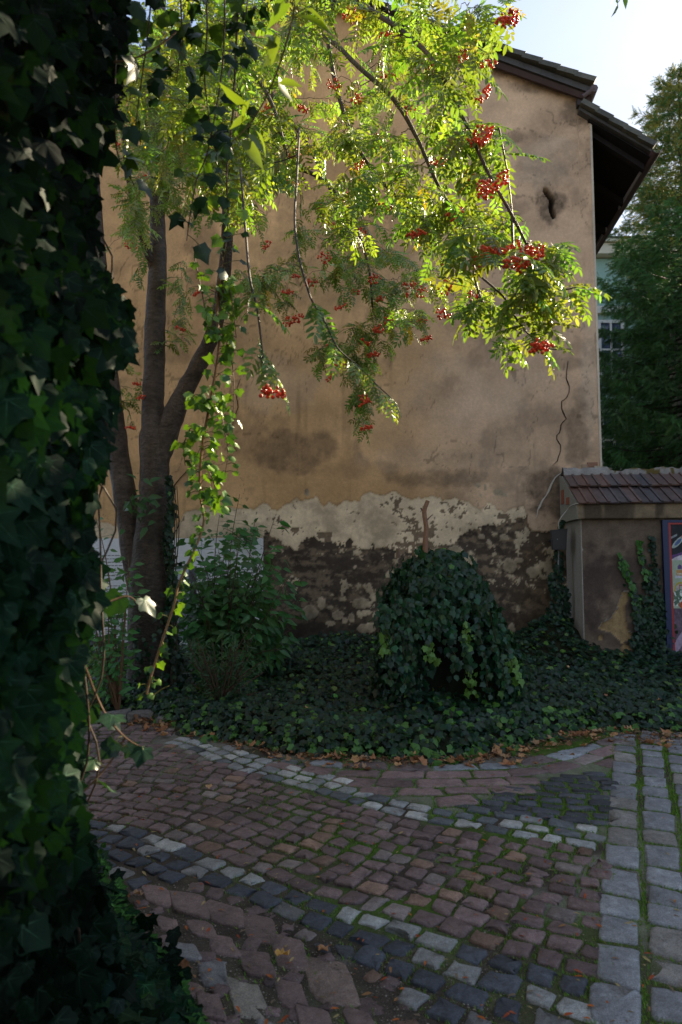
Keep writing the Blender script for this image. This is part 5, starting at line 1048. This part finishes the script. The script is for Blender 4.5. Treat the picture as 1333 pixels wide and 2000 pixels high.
wall_ivy('wall_ivy', 'ivy climbing the brown garden wall left of the painted picture', sd_, LB, 260, 1)
sd_ = []
for (x0, y0, x1, y1, cnt, wd, lm) in ((1085, 1270, 1092, 1070, 170, .07, 0), (1100, 1280, 1100, 1085, 170, .06, 0), (1070, 1280, 1082, 1120, 120, .06, 0), (1112, 1280, 1106, 1150, 100, .05, 0), (1095, 1060, 1102, 1018, 40, .03, 0), (1060, 1290, 1078, 1230, 80, .12, 1), (1110, 1290, 1150, 1250, 80, .10, 1), (1130, 1300, 1172, 1270, 60, .08, 1), (1040, 1290, 1060, 1250, 60, .1, 1)):
    a = onwall(x0, y0, -.5); b = onwall(x1, y1, -.5); sd_.append((float(a[0]), float(a[1]), float(b[0]), float(b[1]), cnt, wd, lm))
wall_ivy('gap_ivy', 'column of ivy in the gap between house wall and garden wall below the loudspeaker', sd_, -.45, 200, 0)

# ================================================================== FOREGROUND IVY CURTAIN (left)
BND = [(-80, 262), (0, 265), (100, 262), (200, 245), (260, 232), (330, 205), (420, 195), (500, 205), (560, 255), (600, 275), (650, 285), (680, 265), (720, 215), (800, 235), (870, 215), (950, 205), (1000, 190), (1100, 200), (1150, 205), (1200, 190), (1300, 168), (1400, 168), (1500, 172), (1600, 180), (1680, 190), (1750, 215), (1800, 225), (1900, 265), (2000, 320), (2100, 380)]
ic = thing('ivy_curtain', (-.85, 1.7, 0), 'large dark ivy leaves hanging in a thick curtain at left edge of the view', 'ivy')
n = 6000; yy = rng.uniform(-150, 2150, n); bx = interp(yy, BND)-22; s = rng.random(n)**.8; xx = -150+(bx+150)*s
depth = 1.16+.55*s**2+.75*rng.random(n)**1.3; depth = np.where(yy < 700, depth+.25*(1-yy/700)*s, depth)
low = sstep(1600, 2000, yy); depth += low*.5*s
T = P(xx, yy, depth); T[:, 2] = np.maximum(T[:, 2], .02+.05*rng.random(n))
nrm = np.stack([.35*s+rng.normal(0, .5, n), -1+rng.normal(0, .3, n), .30+rng.normal(0, .45, n)], 1); dn = np.stack([.12+rng.normal(0, .5, n), -.15+rng.normal(0, .25, n), -1+0*s], 1)
c = ivycol(n, .20, .0)*(1+.9*sstep(500, 800, yy)*sstep(1750, 1500, yy))[:, None]*(1-.35*sstep(700, 300, yy))[:, None]; lum_ = np.round(c[:, 1]*500)/500; c = lum_[:, None]*np.array([[.26, 1.0, .50]]); up_ = (yy < 650)  # leaf colours darkened to carry the curtain's shade
Mx = frames(dn, nrm)*(.040+.058*rng.random(n)**1.3)[:, None, None]
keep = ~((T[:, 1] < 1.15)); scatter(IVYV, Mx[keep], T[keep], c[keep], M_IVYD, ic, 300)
m = MB()
for k in range(16):
    x = random.uniform(-60, 170); pts = np.array([(x+random.gauss(0, 14)+random.uniform(-10, 10)*j+random.gauss(0, 9), 2150-165*j, 1.95+random.gauss(0, .05)) for j in range(15)]); q = smooth_line(pts, 4); m.tube(P(q[:, 0], q[:, 1], q[:, 2]), .0025+.002*random.random(), 5, (.05, .032, .022))
m.obj('stem', M_TWIG, ic)
# added dark backing that stands in for the shade deep inside the ivy
ys_c = np.arange(-260, 2300, 110.0); cxp = interp(ys_c, BND)-78-300-sstep(1500, 1800, ys_c)*110; Cc = P(cxp, ys_c, 2.45); Vc, Fc = tube(Cc, 300/1270*2.45*np.ones(len(Cc)), 18); Vc[:, 2] = np.maximum(Vc[:, 2], -.05)
Vc += (.12*(fbm(Vc[:, 0]*3, Vc[:, 2]*3, 1, 3, 2)-.5))[:, None]; mk('dark_core', Vc, Fc, M_DIRT, ic, (.012, .012, .008))
# roof of ivy the strands imply overhead; unseen, added to shade the curtain
n = 3600; T = np.stack([rng.uniform(-3.2, 1.1, n), rng.uniform(-2.2, 2.35, n), np.zeros(n)], 1); T[:, 2] = 3.95+.35*rng.random(n)+.12*np.maximum(T[:, 1]-1, 0)*2
T = T[rng.random(n) < 1-.75*sstep(0, 1.1, T[:, 0])]; n = len(T)
scatter(IVY, frames(rng.normal(0, 1, (n, 3))*[1, 1, .5]-[0, 0, .6], rng.normal(0, .5, (n, 3))+[0, -.2, 1])*.14, T, ivycol(n, .8, .02), M_IVY, ic, 0, rest_name='overhead_foliage')
m = MB()
for k in range(7): m.tube(smooth_line([(-2.4, 1.9-.4*k, 3.5), (-1.3, 1.8-.45*k, 4.1), (-.2, 1.9-.5*k, 4.2), (.8, 2.0-.5*k, 4.1)], 4), np.linspace(.035, .012, 13), 6, (.07, .05, .035))
m.obj('branch', M_TWIG, ic)
# runners with a few leaves reaching out of the curtain
def runner(root_, pts, r, nl, size, colr=None, lcol=None, off=.03, tmpl=IVYV, mat=M_IVY, hang=.9, stemc=(.14, .075, .04), nind=None, fromt=.0, nx=0.0, rad1=None):
    a = np.array(pts, float); q = smooth_line(a, 5); C = P(q[:, 0], q[:, 1], q[:, 2]); m = MB(); m.tube(C, np.linspace(r, rad1 or r*.5, len(C)), 6, stemc)
    T, D, Q, cc = [], [], [], []
    for i in range(nl):
        s = fromt+(1-fromt)*(i+random.random())/nl; k = s*(len(C)-1); p = C[int(k)]+(C[min(int(k)+1, len(C)-1)]-C[int(k)])*(k-int(k))
        o_ = np.array([random.gauss(nx, 1), random.gauss(-.3, .5), random.uniform(-.5, .6)]); o_ = unit(o_)*off*random.uniform(.5, 1.4); T.append(p+o_); D.append(unit(o_)*.7+[0, 0, -hang]+rng.normal(0, .3, 3)); Q.append(np.array([.15, -.8, .5])+rng.normal(0, .5, 3))
        m.tube([p, p+o_*.5+[0, 0, .006], p+o_], .0016, 4, (.12, .12, .03)); cc.append(lcol[random.randrange(len(lcol))] if lcol else (.02, .06, .03))
    m.obj('stem', M_TWIG, root_)
    scatter(tmpl, frames(np.array(D), np.array(Q))*(size*1.15*(.65+.6*rng.random(nl)))[:, None, None], np.array(T), np.array(cc), mat, root_, nl if nind is None else nind)
LIM = [(.10, .20, .03), (.13, .24, .03), (.08, .16, .03), (.05, .12, .03)]; DKI = [(.014, .040, .022), (.018, .048, .02), (.010, .030, .018)]
runner(ic, [(120, 1240, 1.9), (160, 1290, 1.95), (185, 1350, 2.0), (210, 1400, 2.0), (245, 1440, 2.0), (280, 1462, 2.0)], .005, 9, .06, lcol=DKI)
runner(ic, [(245, 1440, 2.0), (215, 1490, 2.0), (170, 1540, 1.95), (120, 1590, 1.9)], .0035, 4, .05, lcol=DKI)
runner(ic, [(150, 1190, 1.9), (200, 1180, 1.95), (250, 1165, 2.0), (275, 1185, 2.0)], .004, 5, .07, lcol=DKI)
runner(ic, [(100, 120, 1.9), (200, 122, 1.9), (260, 115, 1.9), (310, 90, 1.9), (345, 62, 1.9)], .004, 4, .06, lcol=DKI+LIM)
# ivy spilling over the ground at lower left
isp = thing('ivy_spill', G(230, 1900), 'low dark ivy spilling over the paving in the lower left corner', 'ivy')
SPL = [(-200, 1640), (195, 1650), (215, 1700), (240, 1760), (270, 1820), (310, 1880), (350, 1930), (385, 1985), (400, 2060), (400, 2200), (-200, 2200)]
n = 5200; gx_ = rng.uniform(-200, 410, n); gy_ = rng.uniform(1640, 2200, n); ok = inpoly(gx_+rng.normal(0, 8, n), gy_, SPL); gx_, gy_ = gx_[ok], gy_[ok]; n = len(gx_)
T = G(gx_, gy_); ex_ = interp(gy_, [(1640, 195), (1700, 215), (1760, 240), (1820, 270), (1880, 310), (1930, 350), (1985, 385), (2060, 400), (2200, 400)])-gx_
T[:, 2] = .02+.16*sstep(0, 120, ex_)*rng.random(n)+.25*sstep(80, 260, ex_)*rng.random(n)
c = ivycol(n, .55, .03); k = (ex_ < 35) & (rng.random(n) < .45); c[k] = (.05, .15, .03)
scatter(IVYV, frames(np.array([.3, -.6, -.5])+rng.normal(0, .5, (n, 3)), np.array([.2, -.5, 1])+rng.normal(0, .4, (n, 3)))*(.05+.035*rng.random(n))[:, None, None], T, c*.75, M_IVYD, isp, 250)
for (x, y, lab) in ((265, 1752, 'tan dry leaf at the ivy edge in lower left, uppermost of these'), (330, 1968, 'orange brown dry leaf on the ivy near bottom left'), (255, 1990, 'large brown dry leaf under the bottom left ivy'), (350, 1890, 'brown dry leaf right of the lower left ivy')):
    put_leaf(x, y, .075, lab, None, z=.03)

# ================================================================== HANGING SUNLIT VINE
hv = thing('hanging_ivy_vine', P(300, 1340, 2.75), 'sunlit yellow green ivy vine hanging free in front of the rowan trunk', 'ivy')
main = [(470, -60, 2.5), (462, 80, 2.5), (455, 220, 2.5), (443, 340, 2.52), (446, 440, 2.55), (430, 540, 2.58), (424, 610, 2.6), (428, 680, 2.6), (412, 780, 2.62), (397, 860, 2.65), (391, 930, 2.66), (393, 980, 2.68), (399, 1010, 2.68), (392, 1045, 2.7), (375, 1085, 2.7), (350, 1140, 2.72), (341, 1180, 2.72), (321, 1240, 2.74), (305, 1290, 2.75), (293, 1330, 2.75), (287, 1356, 2.75)]
runner(hv, main[5:12], .007, 85, .038, lcol=LIM, off=.05, stemc=(.30, .15, .07), nind=80, nx=.5, rad1=.006, tmpl=IVY)
runner(hv, main[11:], .005, 40, .032, lcol=LIM+DKI[:1], off=.03, stemc=(.32, .18, .09), nind=46, rad1=.006, tmpl=IVY)
runner(hv, main[:6], .006, 60, .045, lcol=DKI+LIM, off=.07, stemc=(.12, .07, .04), nind=46, tmpl=IVY)  # lime tones mixed in so the upper strand looks sunlit
for pts in ([(428, 640, 2.6), (450, 690, 2.58), (458, 760, 2.57), (455, 820, 2.57)], [(415, 760, 2.6), (435, 820, 2.6), (445, 880, 2.6), (440, 930, 2.6)], [(400, 850, 2.65), (375, 835, 2.66), (360, 870, 2.66), (362, 910, 2.66)], [(395, 900, 2.65), (415, 935, 2.64), (425, 975, 2.64), (420, 1000, 2.64)], [(425, 590, 2.6), (445, 560, 2.58), (455, 600, 2.57), (462, 660, 2.56)], [(380, 500, 2.5), (400, 600, 2.5), (405, 650, 2.5)], [(412, 800, 2.62), (385, 790, 2.62), (372, 770, 2.62)]):
    runner(hv, pts, .003, 17, .035, lcol=LIM, off=.03, tmpl=IVY, nx=.5)
m = MB(); m.tube(P([287, 300, 318, 330], [1356, 1358, 1345, 1340], 2.75), [.004, .003, .002, .0015], 5, (.25, .2, .06)); m.obj('stem', M_TWIG, hv)
# dark ivy strands hanging from above, left of the vine
us_ = thing('hanging_ivy_strands', P(380, 260, 2.3), 'dark leafy ivy strands hanging from above beside the rowan crown', 'ivy')
for pts in ([(300, -60, 2.2), (290, 60, 2.2), (275, 170, 2.2), (262, 270, 2.2)], [(350, -60, 2.3), (355, 60, 2.3), (345, 160, 2.3)], [(400, -60, 2.3), (405, 50, 2.3), (400, 150, 2.3), (412, 250, 2.3), (420, 290, 2.3)], [(440, -60, 2.3), (437, 100, 2.3), (425, 200, 2.3), (405, 300, 2.3), (385, 350, 2.3), (372, 420, 2.3), (365, 470, 2.3)], [(490, -60, 2.4), (480, 40, 2.4), (470, 130, 2.4)], [(230, -60, 2.0), (228, 80, 2.0), (225, 200, 2.0), (230, 300, 2.05), (262, 360, 2.1)]):
    runner(us_, pts, .004, 20, .056, lcol=DKI+[(.05, .10, .02)], off=.05, tmpl=IVY, stemc=(.07, .045, .03))  # one brighter green among the leaf colours gives the strands a lit look
# near shoot with broad olive leaves crossing the top
ns = thing('arching_shoot', P(560, 60, 1.9), 'arching shoot with broad translucent olive leaves close to the camera at top', 'plant')
runner(ns, [(590, -60, 1.85), (575, 20, 1.88), (555, 100, 1.9), (525, 180, 1.95), (490, 240, 2.0), (455, 275, 2.0)], .004, 16, .085, lcol=[(.09, .15, .03), (.12, .17, .035)], off=.035, tmpl=OVATE, mat=M_ROWAN, hang=.7, stemc=(.10, .07, .03))
sg = thing('leaf_sprig', P(1218, 0, 2.6), 'small dark leafy sprig hanging into the sky at top right', 'twig')
runner(sg, [(1205, -160, 2.6), (1212, -80, 2.6), (1218, -5, 2.6)], .004, 9, .05, lcol=[(.03, .07, .03)], off=.02, tmpl=OVATE, mat=M_BUSH, fromt=.8, hang=.4)

# ================================================================== SPRUCES
def spruce(cx, cy, hgt, rbase, label, seed, dens=1.0, z0=.6):
    r = np.random.default_rng(seed); root_ = thing('spruce_tree', (cx, cy, 0), label, 'tree', 'spruces behind the garden wall')
    m = MB(); m.tube([(cx, cy, 0), (cx+.05, cy, hgt*.5), (cx, cy, hgt)], [.24, .15, .02], 10, (.09, .065, .05)); m.obj('trunk', M_BARK, root_)
    bm_ = MB(); T, D, NN, SC = [], [], [], []
    nb = int(330*dens)
    for i in range(nb):
        f_ = i/nb; z = z0+(hgt-z0)*f_**.9; az = i*2.399+r.normal(0, .2); Lb = (rbase*(1-(z/hgt))**.5)*r.uniform(.75, 1.12)+.15
        k = 12; s = np.linspace(0, 1, k); droop = .55*Lb*.35*(1-f_)
        pth = np.stack([cx+np.cos(az)*Lb*s, cy+np.sin(az)*Lb*s, z+.15*Lb*s*f_-droop*np.sin(s*2.2)+.14*Lb*s**3], 1)
        bm_.tube(pth[::3], np.linspace(.03*(1-f_)+.008, .004, len(pth[::3])), 4, (.06, .045, .035))
        ns_ = int(45+125*Lb/rbase); ss = r.uniform(.12, 1, ns_)**.8; out = np.array([np.cos(az), np.sin(az), 0]); sdv = np.array([-np.sin(az), np.cos(az), 0])
        for q in ss:
            p = np.array([np.interp(q, s, pth[:, j]) for j in range(3)]); w_ = .34*Lb*(1-q)*r.uniform(-1, 1); p = p+sdv*w_+out*abs(w_)*.3-UP*abs(w_)*.15
            T.append(p-UP*r.uniform(0, .10)); D.append(out*.45+sdv*np.sign(w_)*.4+UP*r.normal(-.75+.9*f_, .3)+r.normal(0, .22, 3)); NN.append(r.normal(0, 1, 3)+[0, 0, .4]); SC.append(r.uniform(.17, .34)*(.6+.4*(1-f_)))
    bm_.obj('branches', M_TWIG, root_, kind='stuff')
    V = []; F = []
    for i in range(14):
        t = .06+.9*i/14; sg_ = -1 if i % 2 else 1; L_ = .30*(1-.6*t); a = len(V); V += [(-.0, t-.04, 0), (.0, t+.045, .01), (sg_*L_*.8, t+L_*.75, random.uniform(-.12, .06))]; F.append((a, a+1, a+2) if sg_ < 0 else (a+1, a, a+2))
    a = len(V); V += [(-.03, 0, 0), (.03, 0, 0), (0, 1.08, -.05)]; F.append((a, a+1, a+2))
    n = len(T); tm = (np.array(V), np.array(F)); c = np.stack([.045+.03*r.random(n), .115+.07*r.random(n), .035+.02*r.random(n)], 1); tipm = (np.array(T)[:, 2] > hgt*.72) & (r.random(n) < .5); c[tipm] = (.22, .21, .05)  # top sprays yellowed, putting the sunlit tips into the colour
    scatter(tm, frames(np.array(D), np.array(NN))*np.array(SC)[:, None, None], np.array(T), c, M_SPR, root_, 0, rest_name='needles')
spruce(8.1, 14.8, 13.2, 2.85, 'tall dark spruce rising at the right edge behind the garden wall', 5, 1.25)
spruce(9.8, 19.0, 13.0, 3.0, 'second spruce further back at right, mostly hidden by the nearer one', 8, .6)
print('OBJECTS', len(bpy.data.objects), 'TRIS', sum(len(m.polygons) for m in bpy.data.meshes))
